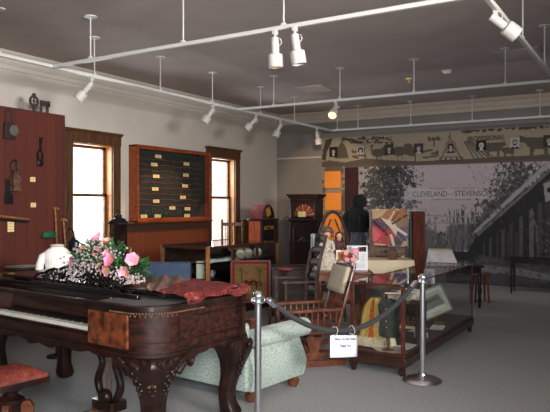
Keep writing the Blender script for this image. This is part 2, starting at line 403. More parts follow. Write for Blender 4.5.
# ------------------------------------------------------------------ track lighting
TZ = 3.33; LX = -6.35
def track(name, label, a, b, rods, group='ceiling tracks'):
    a, b = Vector(a), Vector(b); t = thing(name, label, 'light track', a, 0, group); d = b-a; n = d.normalized(); sd = Vector((0,0,1)).cross(n)
    m = MB(); prof = [(-.019,-.02),(.019,-.02),(.024,-.012),(.024,.016),(.014,.022),(-.014,.022),(-.024,.016),(-.024,-.012)]
    m.loft([[sd*x+Vector((0,0,z)) for x, z in prof], [d+sd*x+Vector((0,0,z)) for x, z in prof]])
    obj('rail', m, M_track, t)
    for f in rods:
        p = n*f; r = obj('hanger_rod', MB().tube([p+Vector((0,0,.02)), p+Vector((0,0,CZ-a.z-.012))], .0085, 8).cbox(p+Vector((0,0,.025)), (.04,.04,.03)), M_track, t)
        obj('ceiling_plate', MB().lathe([(.004,0),(.075,0),(.075,.012),(.004,.012)], 14, p+Vector((0,0,CZ-a.z-.014))), M_track, r)
    return t
track('ceiling_track', 'white light track running along the window wall', (LX, 1.5, TZ), (LX, 13.2, TZ), [3.17, 4.6, 5.9, 7.2, 8.7, 10.0])
track('ceiling_track', 'white light track crossing the room nearest the viewer, two lamps on it', (LX, 5.42, TZ), (3.0, 5.22, TZ), [.66, 2.05, 3.28, 6.2])
track('ceiling_track', 'white light track crossing the middle of the room, lit lamp on it', (LX, 9.47, TZ), (3.0, 9.47, TZ), [.72, 1.95, 3.17, 4.49, 6.2])
track('ceiling_track', 'white light track in front of the mural frieze', (LX, 13.2, TZ), (3.0, 13.2, TZ), [.15, .65, 1.85, 3.12, 4.39, 6])
track('ceiling_track', 'white light track at upper right running away toward the mural', (-1.21, 2.5, TZ), (-1.21, 13.15, TZ), [1.6, 4.53, 6.0, 9.0])
def lamp(px, track_pt, aim, label, lens, scale=1.0, spread=1.0):
    """adapter, stem, cylinder body and drum shade pointing along aim"""
    x, y = track_pt; t = thing('track_light', label, 'track light', (x, y, TZ-.022), 0, 'track lights')
    a = Vector(aim).normalized(); q = Vector((0,0,-1)).rotation_difference(a); Mq = q.to_matrix().to_4x4()
    obj('adapter', MB().cbox((0,0,-.022), (.04,.055,.044)), M_white, t, bevel=.004)
    pv = Vector((0,0,-.075))
    st = obj('stem', MB().tube([(0,0,-.04), pv], .014, 8).ball(pv, .02), M_white, t)
    T = Matrix.Translation(pv) @ Mq
    prof_b = [(.004,.05),(.034,.05),(.038,.045),(.038,-.10),(.034,-.115),(.004,-.115)]
    prof_d = [(.004,-.10),(.056,-.105),(.069,-.112),(.071,-.13),(.071,-.225),(.065,-.232),(.061,-.21),(.004,-.20)]
    if px: T = T @ Matrix.Translation((0,0,-.045))
    obj('canister', MB().lathe(prof_b, 16, M=T), M_white, t)
    sh = obj('lamp_shade', MB().lathe(prof_d, 20, M=T), M_white, t)
    obj('lens', MB().lathe([(.002,-.205),(.060,-.205),(.060,-.213),(.002,-.215)], 16, M=T), lens, sh)
    pts = [T @ Vector((.03,0,.035)), T @ Vector((.062,0,.03)), T @ Vector((.07,0,-.01)), T @ Vector((.036,0,-.04))]
    obj('cord', MB().tube(pts, .005, 6), M_white, t)
    return t
lamp(1, (LX, 6.05), (-.55,-.35,-.8), 'white track light over the red board partition, tilted to the lower left', M_lens)
lamp(1, (LX, 8.72), (-.35,-.45,-.85), 'white track light above the wall case, beside the window wall', M_lens)
lamp(1, (LX, 10.05), (-.5,-.45,-.75), 'white track light just past the middle cross track, tilted left', M_lens)
lamp(1, (LX, 10.95), (-.3,-.25,-.9), 'white track light above the far window, tilted slightly left', M_lens)
lamp(1, (LX, 12.5), (.1,.15,-1), 'small white track light hanging straight in the back corner', M_lens)
lamp(1, (-3.15, 5.32), (.0,.06,-1), 'white track light pointing down with a faint orange glow, on near cross track', M_lens_warm)
lamp(1, (-2.93, 5.31), (.12,.10,-1), 'unlit white track light pointing down on near cross track, beside the glowing one', M_lens)
lamp(1, (-4.47, 9.47), (.12,-.75,-.62), 'brightly lit white track light on the middle cross track', M_lens_hot)
lamp(0, (-1.21, 5.75), (.72,.42,-.62), 'large white track light at upper right, tilted to the lower right', M_lens)
lamp(1, (-.98, 9.47), (.2,-.5,-.8), 'white track light at the right edge of the photo with warm lens', M_lens_warm)
# smoke detector, sprinkler, vents
sd_ = thing('smoke_detector', 'round white smoke detector on the dark ceiling', 'smoke detector', (-2.98,10.55,CZ))
obj('housing', MB().lathe([(.004,-.05),(.05,-.05),(.07,-.03),(.085,0),(.004,0)], 20), M_white, sd_); obj('mounting_plate', MB().lathe([(.004,-.012),(.1,-.012),(.1,0),(.004,0)], 20), M_white, sd_)
sp_ = thing('sprinkler', 'small yellowish sprinkler head on the dark ceiling', 'sprinkler', (-3.73,10.85,CZ))
obj('sprinkler_plate', MB().lathe([(.004,-.02),(.05,-.02),(.06,0),(.004,0)], 16), M_tag, sp_); obj('nozzle', MB().lathe([(.004,-.08),(.03,-.075),(.03,-.065),(.015,-.06),(.015,-.02),(.004,-.02)], 12), M_gold, sp_)
for k, (x, y, lb) in enumerate(((-1.75,9.9,'flush ceiling vent at upper right beside the end track'), (-5.6,10.9,'flush ceiling vent near the back left corner'))):
    v = thing('ceiling_vent', lb, 'vent', (x,y,CZ), 0, 'ceiling vents')
    m = MB()
    for s_ in (-1,1): m.box(-.3,.3,s_*.29-.02,s_*.29+.02,-.015,0).box(s_*.29-.02,s_*.29+.02,-.3,.3,-.015,0)
    obj('vent_frame', m, M_ceil, v)
    m = MB()
    for i in range(9): m.bar((-.27,-.24+i*.06,-.008), (.27,-.24+i*.06,-.008), .035, .004, up=(0,.5,1))
    obj('louvers', m, M_ceil, v)

# ------------------------------------------------------------------ the mural wall
FX0, FX1, FZ0, FZ1 = -6.847, RX-.02, 2.55, 3.22
PXM = 76                                                       # canvas cells per metre (frieze)
def paint_frieze():
    W_, H_ = int((FX1-FX0)*60), int((FZ1-FZ0)*84)
    cv = Cv(W_, H_, (150,136,116))
    def P(px, py):
        x, z = back_xz(px, py); return ((x-FX0)/(FX1-FX0)*W_, (FZ1-z)/(FZ1-FZ0)*H_)
    def poly(pts, c, al=1): cv.poly([P(*p) for p in pts], c, al)
    def ell(px, py, rx, ry, c, al=1):
        a = P(px, py); b = P(px+rx, py); d = P(px, py+ry); cv.ell(a[0], a[1], abs(b[0]-a[0]), abs(d[1]-a[1]), c, al)
    def line(pts, w, c): cv.line([P(*p) for p in pts], w, c)
    D = (84,76,65); D2 = (66,58,50)
    rnd = random.Random(3)
    # rolling ground along the bottom
    poly([(320,162),(330,160),(345,162),(365,158),(395,160),(420,161),(450,159),(475,158),(500,156),(530,155),(560,153),(560,166),(320,170)], D)
    # trees and buildings at the far left
    poly([(323,150),(326,140),(333,138),(331,144),(327,152),(326,160),(322,160)], D2)
    poly([(334,158),(338,147),(342,141),(346,147),(349,158)], D); poly([(341,141),(343,134),(345,142)], D)
    for i in range(16): ell(345+i*1.1, 139+i*.25+rnd.uniform(-1,1), 2.0, 1.0, D2)
    for i in range(46): ell(352+rnd.random()*40, 137+rnd.random()*6, rnd.uniform(.6,1.8), rnd.uniform(.5,1.1), D2)
    line([(344,137),(352,143),(366,144),(380,139),(392,137)], 1.2, D2)
    for i in range(14): ell(352+rnd.random()*14, 149+rnd.random()*9, rnd.uniform(1,2), rnd.uniform(.8,1.6), D)
    # turkeys
    for bx, by, k in ((378,152.5,.95),(399,151,1.12)):
        ell(bx, by, 7*k, 4.2*k, D); ell(bx+8*k, by-2, 5*k, 5.2*k, D); line([(bx-6*k,by),(bx-7*k,by-5*k),(bx-6*k,by-7*k)], 2.2, D); ell(bx-6.4*k, by-7.4*k, 1.7*k, 1.2*k, D)
        line([(bx-1,by+3),(bx-1,by+8)], 1, D); line([(bx+3,by+3),(bx+3,by+8)], 1, D)
    ell(412, 152, 5, 4, D); line([(415,149),(415,162)], 1.5, D)
    # small tree with spreading crown, logs
    for i in range(16): ell(434+rnd.uniform(-6,6), 138.5+rnd.uniform(-1.8,2), rnd.uniform(1.2,2.2), rnd.uniform(.7,1.1), D)
    line([(434,139),(434,146)], 1.4, D)
    for dx, dy in ((425,151),(430,150),(434,153),(426,157),(433,156)): ell(dx, dy, 3.6, 1.1, D)
    ell(437, 153, 1.6, 3.4, D)
    # tipi and ring of stones
    line([(440,161),(450,137)], 1.1, D2); line([(462,160),(449,136)], 1.1, D2); line([(450,133),(450,137)], 1, D2)
    for sx_ in (443,448.5,454,459.5):
        c = P(sx_, 158.5); r = 3.1
        line([(sx_+r*cos(t*PI/7), 158.5+2.4*sin(t*PI/7)) for t in range(15)], .9, D2)
    # furrows
    for i in range(5): line([(464+i*1.5,142-i*.5),(470+i*3,150),(474+i*5,159-i*.5)], 1.7, D)
    # leaves of the top border
    for i in range(60):
        px = rnd.choice((rnd.uniform(462,500), rnd.uniform(505,548))); ell(px, 131.6-(px-462)*.055+rnd.uniform(-1.2,1.2), rnd.uniform(1,2.6), rnd.uniform(.5,1.1), D2)
    # cattle
    def cow(x0, y0, k, head=-1):
        poly([(x0,y0),(x0+14*k,y0-1),(x0+15*k,y0+6*k),(x0+13.4*k,y0+6.5*k),(x0+13*k,y0+12*k),(x0+11.4*k,y0+12*k),(x0+11*k,y0+7*k),(x0+5*k,y0+7*k),(x0+4*k,y0+12*k),(x0+2.4*k,y0+12*k),(x0+2*k,y0+6*k),(x0,y0+5*k)], D)
        if head < 0: poly([(x0+1,y0),(x0-4*k,y0-1.4*k),(x0-5*k,y0+2.2*k),(x0-2*k,y0+3*k),(x0+1,y0+4*k)], D)
        else: poly([(x0+14*k,y0-1),(x0+18*k,y0-1.5*k),(x0+19.4*k,y0+1.6*k),(x0+16*k,y0+3*k),(x0+14*k,y0+4*k)], D)
    cow(484, 143, 1.15, 1); cow(502, 147.5, .82); cow(526, 137.5, 1.62); cow(556, 142, 1.0)
    # beyond the frame: more of the same
    rx = (FX1-FX0)
    for i in range(26):
        x = rnd.uniform(5.4, rx); cv.ell(x/rx*W_, rnd.uniform(.35,.8)*H_, rnd.uniform(6,16), rnd.uniform(3,8), D)
    cv.poly([(5.2/rx*W_, H_), (5.2/rx*W_, H_*.9), (W_, H_*.84), (W_, H_)], D)
    cv.noise(.12); return cv
fr = thing('mural_frieze', 'beige frieze of brown farm silhouettes above the photo mural', 'mural', (FX0, BY, 0))
fr['kind'] = 'structure'
cvf = paint_frieze()
painted('frieze_panel', cvf, lambda u, v: (u*(FX1-FX0), -.012, FZ0+v*(FZ1-FZ0)), fr)
xz = back_xz(486, 138.4); M_fr = mat('frieze_ink', (70,62,54), .8, var=.08)
text('lettering', 'PROFESSIONAL', .135, M_fr, fr, (xz[0]-FX0, -.016, xz[1]), (PI/2,0,0), sx=.82, bold=.004)
obj('lower_edge', MB().box(.6, FX1-FX0, -.03, -.0, FZ0-.03, FZ0+.01), mat('frieze_edge', (96,72,66), .7), fr)
# the border column coming down on the left
cw, ch = 24, 150; cv = Cv(cw, ch, (150,130,110)); rnd = random.Random(5)
for i in range(70):
    y = rnd.random()*ch; e_ = rnd.choice((rnd.uniform(0,6), rnd.uniform(18,24), rnd.uniform(0,24)))
    cv.ell(e_, y, rnd.uniform(.8,2.6), rnd.uniform(1,4), (96,84,74))
cv.ell(12, 6, 10, 7, (96,84,74)); cv.noise(.12)
bc = thing('border_column', 'beige painted border strip down the left side of the mural', 'mural border', (FX0, BY, 0)); bc['kind'] = 'structure'
painted('border_panel', cv, lambda u, v: (u*.6, -.012, v*2.55), bc)
# maroon strip between border and photograph
m = MB(); m.loft([[(-6.247+.33*i/24, BY-.015-.012*(1+sin(i*1.6)), z) for i in range(25)]+[(-5.917,BY-.002,z),(-6.247,BY-.002,z)] for z in (0.02, 2.52)])
tag(obj('maroon_curtain', m, M_mauve), 'narrow dark maroon curtain strip between orange boards and photo mural', 'curtain')

# the black and white street photograph
def paint_mural():
    X0, X1, Z1 = -5.93, FX1, 2.53; k = 58; W_, H_ = int((X1-X0)*k), int(Z1*k)
    cv = Cv(W_, H_, (150,138,140)); rnd = random.Random(11)
    def P(px, py):
        x, z = back_xz(px, py); return ((x-X0)/(X1-X0)*W_, (Z1-z)/Z1*H_)
    def poly(pts, g, al=1): cv.poly([P(*p) for p in pts], (g,g*.97,g*.985), al)
    def line(pts, w, g, al=1): cv.line([P(*p) for p in pts], w, (g,g*.97,g*.985), al)
    sc = k*15/650/1.0
    def blob(px, py, r, g, al=1): a = P(px, py); cv.ell(a[0], a[1], r*sc, r*sc*.9, (g,g*.97,g*.98), al)
    # sky shading
    for j in range(H_): cv.a[j] *= 1.0-.10*(j/H_)
    # pale strip at far left with drapery
    poly([(357,160),(366,160),(368,262),(357,262)], 122)
    # distant street: haze, houses
    poly([(405,250),(405,238),(415,236),(425,228),(435,230),(436,237),(447,236),(447,226),(470,222),(480,250)], 92)
    poly([(435,250),(435,236),(440,233),(448,236),(448,250)], 70); poly([(433,236),(441,231),(450,236)], 56)
    for i in range(420):
        px = rnd.uniform(405,482); blob(px, rnd.gauss(238,10)+(6 if 430<px<455 else 0), rnd.uniform(.3,1.5), rnd.choice((78,92,104,66,114)), .6)
    for i in range(50):
        x = rnd.uniform(452,482); line([(x,252),(x+rnd.uniform(-5,5),rnd.uniform(208,236))], .6, rnd.choice((70,84,58)))
    for i in range(170): blob(rnd.uniform(405,436), rnd.gauss(236,8), rnd.uniform(.5,2.2), rnd.choice((84,96,112,72)), .8)
    for i in range(60):
        x = rnd.uniform(408,434); line([(x,252),(x+rnd.uniform(-4,4),rnd.uniform(222,238))], .6, 84)
    line([(424,215),(470,217)], .7, 112); line([(424,222),(468,224)], .7, 118)
    # left tree: dense dark foliage
    line([(386,262),(388,215),(384,180)], 4, 34); line([(388,215),(398,190),(406,172)], 2.4, 36); line([(386,205),(374,186),(368,170)], 2, 36)
    for i in range(900):
        px = rnd.gauss(386,12.5); py = rnd.gauss(186,17)
        if py < 162 or px < 361 or px > 423: continue
        blob(px, py, rnd.uniform(.6,2.3), rnd.choice((34,42,50,60,46)), .9)
    for i in range(160): blob(rnd.uniform(366,404), rnd.uniform(164,215), rnd.uniform(.4,1.0), rnd.choice((104,116,90)), .85)
    for i in range(240): blob(rnd.gauss(372,9), rnd.gauss(222,18), rnd.uniform(.8,2.6), rnd.choice((40,50,58)), .85)
    for i in range(90): blob(rnd.uniform(400,424), rnd.uniform(164,186), rnd.uniform(.3,.9), 64, .85)
    for i in range(130): blob(rnd.gauss(411,6), rnd.gauss(208,9), rnd.uniform(.4,1.4), rnd.choice((60,74,88)), .8)
    # the right trees
    line([(521,196),(519,176),(510,158)], 3.4, 40); line([(520,182),(531,164)], 2.6, 42); line([(519,178),(503,166),(497,158)], 1.8, 46); line([(522,186),(540,168),(552,158)], 2, 46)
    for i in range(40):
        x = rnd.uniform(492,548); line([(x,rnd.uniform(160,176)),(x+rnd.uniform(-9,9),rnd.uniform(160,190))], .7, rnd.choice((70,58,84)))
    for i in range(900):
        t = rnd.random(); px = 478+t*46+rnd.gauss(0,7); py = 236-t*58+rnd.gauss(0,13)
        if py < 161: continue
        blob(px, py, rnd.uniform(.5,2.2), rnd.choice((44,56,66,80,50)), .85)
    for i in range(160): blob(rnd.uniform(468,530), rnd.uniform(164,225), rnd.uniform(.3,.9), rnd.choice((112,124,96)), .7)
    # building: dark porch below the long roof line
    poly([(462,262),(478,232),(552,166),(640,92),(640,290),(478,268)], 32)
    poly([(476,233),(552,163),(552,158),(548,160),(474,231)], 128); poly([(478,236),(552,170),(552,167),(476,234)], 88)
    for i, (px, g) in enumerate(((484,58),(490,66),(497,48),(503,64),(511,56),(521,70),(531,82),(540,56),(547,46))):
        tpy = 234-(px-478)*.72+10; wd = .9+.35*(px-480)/14
        poly([(px-wd,tpy+4),(px+wd,tpy+2),(px+wd,262+(px-480)*.12),(px-wd,262+(px-480)*.12)], g)
    line([(530,212),(536,226),(538,262)], 2.2, 76)
    for i in range(260): blob(rnd.uniform(484,560), rnd.uniform(205,264), rnd.uniform(.4,1.6), rnd.choice((24,30,40,50)), .55)
    for px in (507,515): poly([(px,232),(px+3,231),(px+3.6,262),(px-.6,262)], 48)
    for i in range(70): blob(rnd.uniform(541,562), rnd.uniform(218,262), rnd.uniform(.6,1.8), rnd.choice((38,60,88)), .8)
    poly([(543,182),(552,178),(556,198),(545,202)], 122); blob(549.5,190,2.4,30); poly([(543,182),(552,178),(552,180),(543,184)], 60)
    # ground
    poly([(345,262),(405,252),(440,250),(478,254),(560,268),(640,280),(640,300),(345,300)], 58)
    poly([(440,250),(478,252),(478,262),(440,258)], 34)
    poly([(478,264),(520,268),(560,276),(640,288),(640,292),(560,282),(518,275),(470,270)], 96)
    for i in range(200): blob(rnd.uniform(440,560), rnd.uniform(258,290), rnd.uniform(.4,1.8), rnd.choice((44,72,80,50)), .6)
    # the hung banner across the street
    poly([(404,191),(412,188),(470,188),(489,190),(489,199),(470,198),(420,199),(405,201)], 156, .75)
    cv.a *= 1.45; cv.noise(.16); return cv, X0, X1, Z1
cvm, mx0, mx1, mz1 = paint_mural()
mu = thing('photo_mural', 'large black and white photo mural of a street with trees, porch and banner', 'mural', (mx0, BY, 0)); mu['kind'] = 'structure'
painted('mural_panel', cvm, lambda u, v: (u*(mx1-mx0), -.010, .01+v*(mz1-.01)), mu)
M_bink = mat('banner_ink', (92,82,84), .8, var=.1)
x0, z0 = back_xz(408.5, 194.5); x1, z1 = back_xz(481, 194.0)
t_ = text('lettering', 'CLEVELAND', .165, M_bink, mu, ((x0+.48)-mx0, -.014, z0), (PI/2,0,0), sx=.84, bold=.001)
text('lettering', 'STEVENSON', .165, M_bink, mu, ((x0+1.40)-mx0, -.014, z0+.005), (PI/2,0,0), sx=.86, bold=.002)
text('lettering', 'AND', .06, M_bink, mu, ((x0+.94)-mx0, -.014, z0), (PI/2,0,0))
text('lettering', 'FOR PRESIDENT     FOR VICE PRESIDENT', .05, M_bink, mu, ((x0+.95)-mx0, -.014, z0+.115), (PI/2,0,0), sx=1.1)
text('lettering', 'DEMOCRATIC NOMINEES', .05, M_bink, mu, ((x0+.95)-mx0, -.014, z0-.115), (PI/2,0,0), sx=1.4)

# portrait cards along the frieze (generic faces)
def portrait(px, py, label, bg, coat, hair, beard=0, woman=0, face=(196,180,168)):
    x, z = back_xz(px, py); cv = Cv(22, 28, bg)
    cv.ell(11, 31, 10, 9, coat); cv.poly([(9,20),(13,20),(14,25),(8,25)], (220,216,210) if not woman else face)
    cv.ell(11, 12.5, 5.4, 6.8, hair); cv.ell(11, 13.6, 4.1, 5.6, face)
    cv.ell(9.3, 12.6, .7, .6, (40,36,34)); cv.ell(12.7, 12.6, .7, .6, (40,36,34)); cv.line([(9.8,16.6),(12.2,16.6)], 1, (120,84,80)); cv.line([(11,13),(11,15)], .8, (150,130,120))
    if woman: cv.ell(5.8, 13, 2, 5, hair); cv.ell(16.2, 13, 2, 5, hair); cv.ell(11, 7, 6, 3, hair)
    else: cv.poly([(6.4,8.5),(15.6,8.5),(14.5,5.5),(7.6,5.5)], hair)
    if beard: cv.ell(11, 18.3, 3.6, 2.6, hair); cv.ell(11, 16.4, 1.4, .6, (120,84,80))
    t = thing('portrait_card', label, 'portrait', (x, BY-.02, z), 0, 'portrait cards along the frieze')
    cv.a *= .72
    obj('backing', MB().box(-.10,.10,-.018,-.004,-.115,.115), M_black, t)
    painted('picture', cv, lambda u, v: (-.096+u*.192, -.0195, -.11+v*.22), t)
    return t
portrait(334, 152, 'black portrait card with a small pale face, leftmost on the frieze', (26,24,24), (20,20,20), (30,26,24))
portrait(361, 151, 'pale grey portrait card of a dark-haired woman beside the turkeys', (176,168,160), (90,84,80), (40,34,32), 0, 1)
portrait(389.5, 149.5, 'dark portrait card of a man in wide black hat between the turkeys', (70,64,58), (36,32,30), (18,16,16))
portrait(419, 149, 'two-tone portrait card, dark left and pale right, before the spreading tree', (60,56,52), (190,184,176), (120,110,100))
portrait(451, 147.5, 'portrait card with black hair on the painted tipi', (146,130,112), (40,34,32), (22,20,20), 0, 1)
portrait(481.5, 146, 'portrait card with white-haired head on black, above the furrows', (28,26,26), (150,140,134), (214,206,198), 1)
portrait(515, 143, 'pale portrait card of a bearded man in dark coat, between painted cattle', (196,188,182), (40,38,38), (60,54,50), 1)
portrait(549, 141, 'dark portrait card beside the large painted cow at right edge', (58,54,52), (30,28,28), (90,84,78))

# three orange boards on the border column
for i, (pa, pb) in enumerate((((325.5,171.5),(341.5,188)),((326,193),(342,210)),((326,214),(342,240)))):
    xa, za = back_xz(*pa); xb, zb = back_xz(*pb)
    lb = ('topmost orange board on the beige border column', 'middle orange board on the beige border column', 'lowest, tallest orange board, behind the bentwood chair hoop')[i]
    t = thing('orange_board', lb, 'sign board', ((xa+xb)/2, BY-.014, (za+zb)/2), 0, 'orange boards on the border column'); w2, h2 = (xb-xa)/2, (za-zb)/2
    obj('board', MB().box(-w2,w2,-.035,-.008,-h2,h2), M_orange, t, bevel=.003)
    obj('mounting_block', MB().box(-.08,.08,-.008,0,-.08,.08), M_oakd, t)

# ------------------------------------------------------------------ square grand piano
PA = -.1183; PO = Vector((-2.895, 3.27, 0))
def PW(x, y, z=0):
    return (PO.x+x*cos(PA)-y*sin(PA), PO.y+x*sin(PA)+y*cos(PA), z)
PL, PD = 2.45, 1.02; ZB, ZT = .62, .956
def rrect(x0, x1, y0, y1, rs, n=10):
    """outline, corner radii rs for (x1,y0),(x1,y1),(x0,y1),(x0,y0), counter-clockwise"""
    out = []
    for (cx, cy, a0), r in zip(((x1,y0,-90),(x1,y1,0),(x0,y1,90),(x0,y0,180)), rs):
        ox = cx-r if cx == x1 else cx+r; oy = cy+r if cy == y0 else cy-r
        for i in range(n+1):
            a = R(a0+90*i/n); out.append((ox+r*cos(a), oy+r*sin(a)))
    return out
pn = thing('square_grand_piano', 'large dark rosewood square grand piano with carved cabriole legs and burl panels', 'piano', PO, PA)
KX0, KX1 = -2.0, -.655
out = rrect(-PL, 0, 0, PD, (.24,.06,.06,.24))
def notch(o, ins=0):
    """the outline with the keyboard recess cut in from the front"""
    i0 = [i for i, p in enumerate(o) if abs(p[1]-min(q[1] for q in o)) < 1e-6]
    a = sorted(o, key=lambda p: 0); return o
poly = []
for p in out: poly.append(p)
# front edge runs from the left front corner (last point) to the right front corner (first point)
poly2 = poly + [(KX0, 0), (KX0, .26), (KX1, .26), (KX1, 0)]
m = MB()
def band(m, o, z0, z1, off):
    """solid slab of outline o grown by off"""
    n = len(o); q = []
    for i in range(n):
        a, b, c = Vector(o[i-1]), Vector(o[i]), Vector(o[(i+1)%n]); t = (c-a)
        t = t.normalized() if t.length > 1e-9 else Vector((1,0)); q.append((b.x+t.y*off, b.y-t.x*off))
    m.prism(q, 'z', z0, z1)
m.prism(out, 'z', ZB, ZB+.085)
m.prism(poly2, 'z', ZB+.085, .925)
case = obj('case', m, M_rose, pn, bevel=.003)
m = MB(); band(m, out, ZB-.012, ZB+.012, .014); band(m, out, ZB+.014, ZB+.03, .007); obj('base_molding', m, M_rosed, pn)
def strip(o, i0, i1, off, z0, z1, m):
    pts = [Vector(o[i % len(o)]) for i in range(i0, i1)]; ins, outs = [], []
    for i, p in enumerate(pts):
        a = pts[max(i-1,0)]; b = pts[min(i+1,len(pts)-1)]; t = (b-a).normalized(); nrm = Vector((t.y,-t.x)); ins.append(p-nrm*.045); outs.append(p+nrm*off)
    m.loft([[(a.x,a.y,z0),(b.x,b.y,z0),(b.x,b.y,z1),(a.x,a.y,z1)] for a, b in zip(outs, ins)])
# rim around the open top (all round) and beaded moulding
m = MB(); n = len(out); 
o2 = out+[out[0]]; strip(o2, 0, n+1, .012, .925, ZT, m); obj('rim', m, M_rosed, pn)
m = MB(); strip([(-.655,0)]+out[:34]+[(0-.001, PD-.06)], 0, 33, .006, .90, .925, m); obj('cornice_molding', m, M_rosed, pn)
m = MB(); path = [Vector((-.40,0))]+[Vector(p) for p in out[:11]]+[Vector((0,.52))]; acc = 0
for a, b in zip(path[:-1], path[1:]):
    L_ = (b-a).length; t = (b-a).normalized(); nr = Vector((t.y,-t.x))
    while acc < L_:
        p = a+t*acc+nr*.008; m.ball((p.x,p.y,.906), (.009,.009,.008), 6, 4); acc += .021
    acc -= L_
obj('bead_molding', m, M_gilt, pn, label='small gilt beads around the front corner')
m = MB(); path = [Vector(p) for p in out[:11]]
for p in path: 
    for dz in (.888,): m.ball((p.x+.006, p.y-.004, dz), (.008,.008,.007), 6, 4)
obj('bead_row', m, M_gilt, pn)
obj('soundboard', MB().prism(rrect(-PL+.05,-.05,.30,PD-.05,(.05,.05,.05,.05)), 'z', .925, .93).box(-.62,-.05,.05,.60,.925,.952), M_grey, pn, label='dusty grey inside of the open case')
for nm, xa, xb in (('burl_panel', -.645, -.215), ('burl_panel', -2.30, -2.02)):
    q = rrect(xa, xb, .655, .895, (.012,)*4, 4)
    obj(nm, MB().prism(q, 'y', -.014, .006), M_burl, pn, bevel=.004, label='figured burl veneer panel beside the keyboard')
m = MB().box(KX0, KX1, 0.0, .02, ZB+.085, .732).box(KX0, KX1, .0, .26, ZB+.085, .725); obj('key_slip', m, M_rose, pn, bevel=.004)
m = MB(); nk = 49; kw = (KX1-KX0-.04)/nk
for i in range(nk):
    x = KX0+.02+i*kw; m.box(x+.0007, x+kw-.0007, .022, .21, .728, .758)
obj('white_keys', m, M_ivory, pn, smooth=False)
m = MB()
for i in range(nk-1):
    if i % 7 in (0,1,3,4,5): x = KX0+.02+(i+1)*kw; m.box(x-.006, x+.006, .085, .21, .758, .772)
obj('black_keys', m, M_black, pn, smooth=False)
m = MB().prism([(.255,.78),(.255,.925),(.245,.925),(.195,.80),(.195,.775)], 'x', KX0, KX1); obj('nameboard', m, M_rose, pn)
obj('fallboard', MB().box(KX0,KX1,.20,.262,.925,.956).box(-2.3,-.4,.235,.275,.925,.985), M_black, pn, bevel=.004)
# scalloped apron
m = MB(); pts = [(-2.2,ZB),(-.35,ZB)]
for i in range(61):
    x = -.35-1.85*i/60; pts.append((x, ZB-.03-.022*abs(sin(i*PI/10))-.02*(1 if 24<i<36 else 0)))
m.prism(pts, 'y', .004, .028)
pts = [(.92,ZB),(.36,ZB)]
for i in range(41):
    y = .36+.56*i/40; u = abs(i/20-1); pts.append((y, ZB-.02-.055*u**2-.012*abs(sin(i*PI/8))))
m2 = MB().prism(pts, 'x', -.03, -.006)
ap = obj('apron', m, M_rosed, pn); obj('side_apron', m2, M_rosed, pn)
# side panel mouldings
m = MB()
for z in (.70, .862): m.box(-.004,.006,.26,PD-.08,z-.006,z+.006)
for y in (.26, PD-.09): m.box(-.004,.006,y-.006,y+.006,.70,.862)
obj('side_panel_molding', m, M_rosed, pn)
# lid with moulded edge
lo = rrect(-PL+.02,-.012,.335,PD,(.12,.05,.05,.05)); m = MB().prism(lo,'z',.984,1.004); band(m, lo, 1.004, 1.012, -.006)
m.box(-PL+.1,-.10,.55,PD-.03,.93,.984)
obj('lid', m, M_black, pn, bevel=.004)
for x in (-.25,-.62,-1.3,-1.9): obj('hinge', MB().box(x-.022,x+.022,.322,.36,.975,1.0), M_blackm, pn)
# cabriole legs
def leg_mesh(dx, dy):
    m = MB(); rings = []; NS = 24
    prof = [(.62,.215,.0),(.59,.225,.01),(.55,.215,.03),(.50,.185,.035),(.45,.155,.03),(.39,.125,.02),(.32,.105,.005),(.25,.095,-.012),(.18,.09,-.02),(.12,.098,-.012),(.085,.115,.005),(.05,.125,.012),(.025,.11,.012),(0,.10,.01)]
    for z, r, o in prof:
        ring = []
        for k in range(NS):
            a = 2*PI*k/NS; sq = 1/max(abs(cos(a)),abs(sin(a)))**.45; rr = r*.84*sq*(1+.045*cos(8*a)*(z>.1))
            ring.append((rr*cos(a)+o*dx, rr*sin(a)+o*dy, z))
        rings.append(ring)
    m.loft(rings[::-1]); return m
def carving(dx, dy):
    """acanthus, flower and scroll ears on the knee"""
    m = MB()
    for a0 in (math.atan2(dy,dx)-PI/4, math.atan2(dy,dx)+PI/4, math.atan2(dy,dx)):
        ux, uy = cos(a0), sin(a0); tx, ty = -uy, ux
        def Q(s, z, r): return (ux*r+tx*s, uy*r+ty*s, z)
        for k, (s, z, r) in enumerate(((0,.50,.185),(.04,.515,.18),(-.04,.515,.18),(.03,.475,.17),(-.03,.475,.17),(0,.44,.155),(.025,.42,.145),(-.025,.42,.145),(0,.395,.138),(.018,.37,.126),(-.018,.37,.126),(0,.34,.12))):
            m.ball(Q(s,z,r), .021-.0008*k, 7, 5)
        for sg in (-1,1):
            pts = [Q(sg*(.075-.055*t)*cos(t*3.4), .55-.10*t+.012*sin(t*9), .205-.055*t) for t in [i/10 for i in range(11)]]
            m.tube(pts, [.014-.008*i/10 for i in range(11)], 6)
            pts = [Q(sg*(.115-.02*t+.03*sin(t*PI*1.5)*(1-t)), .595-.05*t, .20-.02*t) for t in [i/8 for i in range(9)]]
            m.tube(pts, .016, 6)
    return m
def ears(dx, dy, w):
    m = MB()
    for ux, uy in (((-dx,0),(0,-dy))[w],):
        pts = []
        for i in range(22):
            a = -PI/2+i/21*PI*2.6; r = .062*(1-i/26); pts.append((ux*(.23-r*sin(a)*.0+.5*r*cos(a)+.02)+dx*.10*(ux==0), uy*(.23+.5*r*cos(a)+.02)+dy*.10*(uy==0), .555+r*sin(a)*.9))
        m.tube(pts, [.03-.018*i/21 for i in range(22)], 8)
        m.tube([(ux*.12+dx*.10*(ux==0), uy*.12+dy*.10*(uy==0), .47),(ux*.19+dx*.1*(ux==0), uy*.19+dy*.1*(uy==0), .55),(ux*.29+dx*.1*(ux==0), uy*.29+dy*.1*(uy==0), .605)], [.045,.05,.02], 8)
    return m
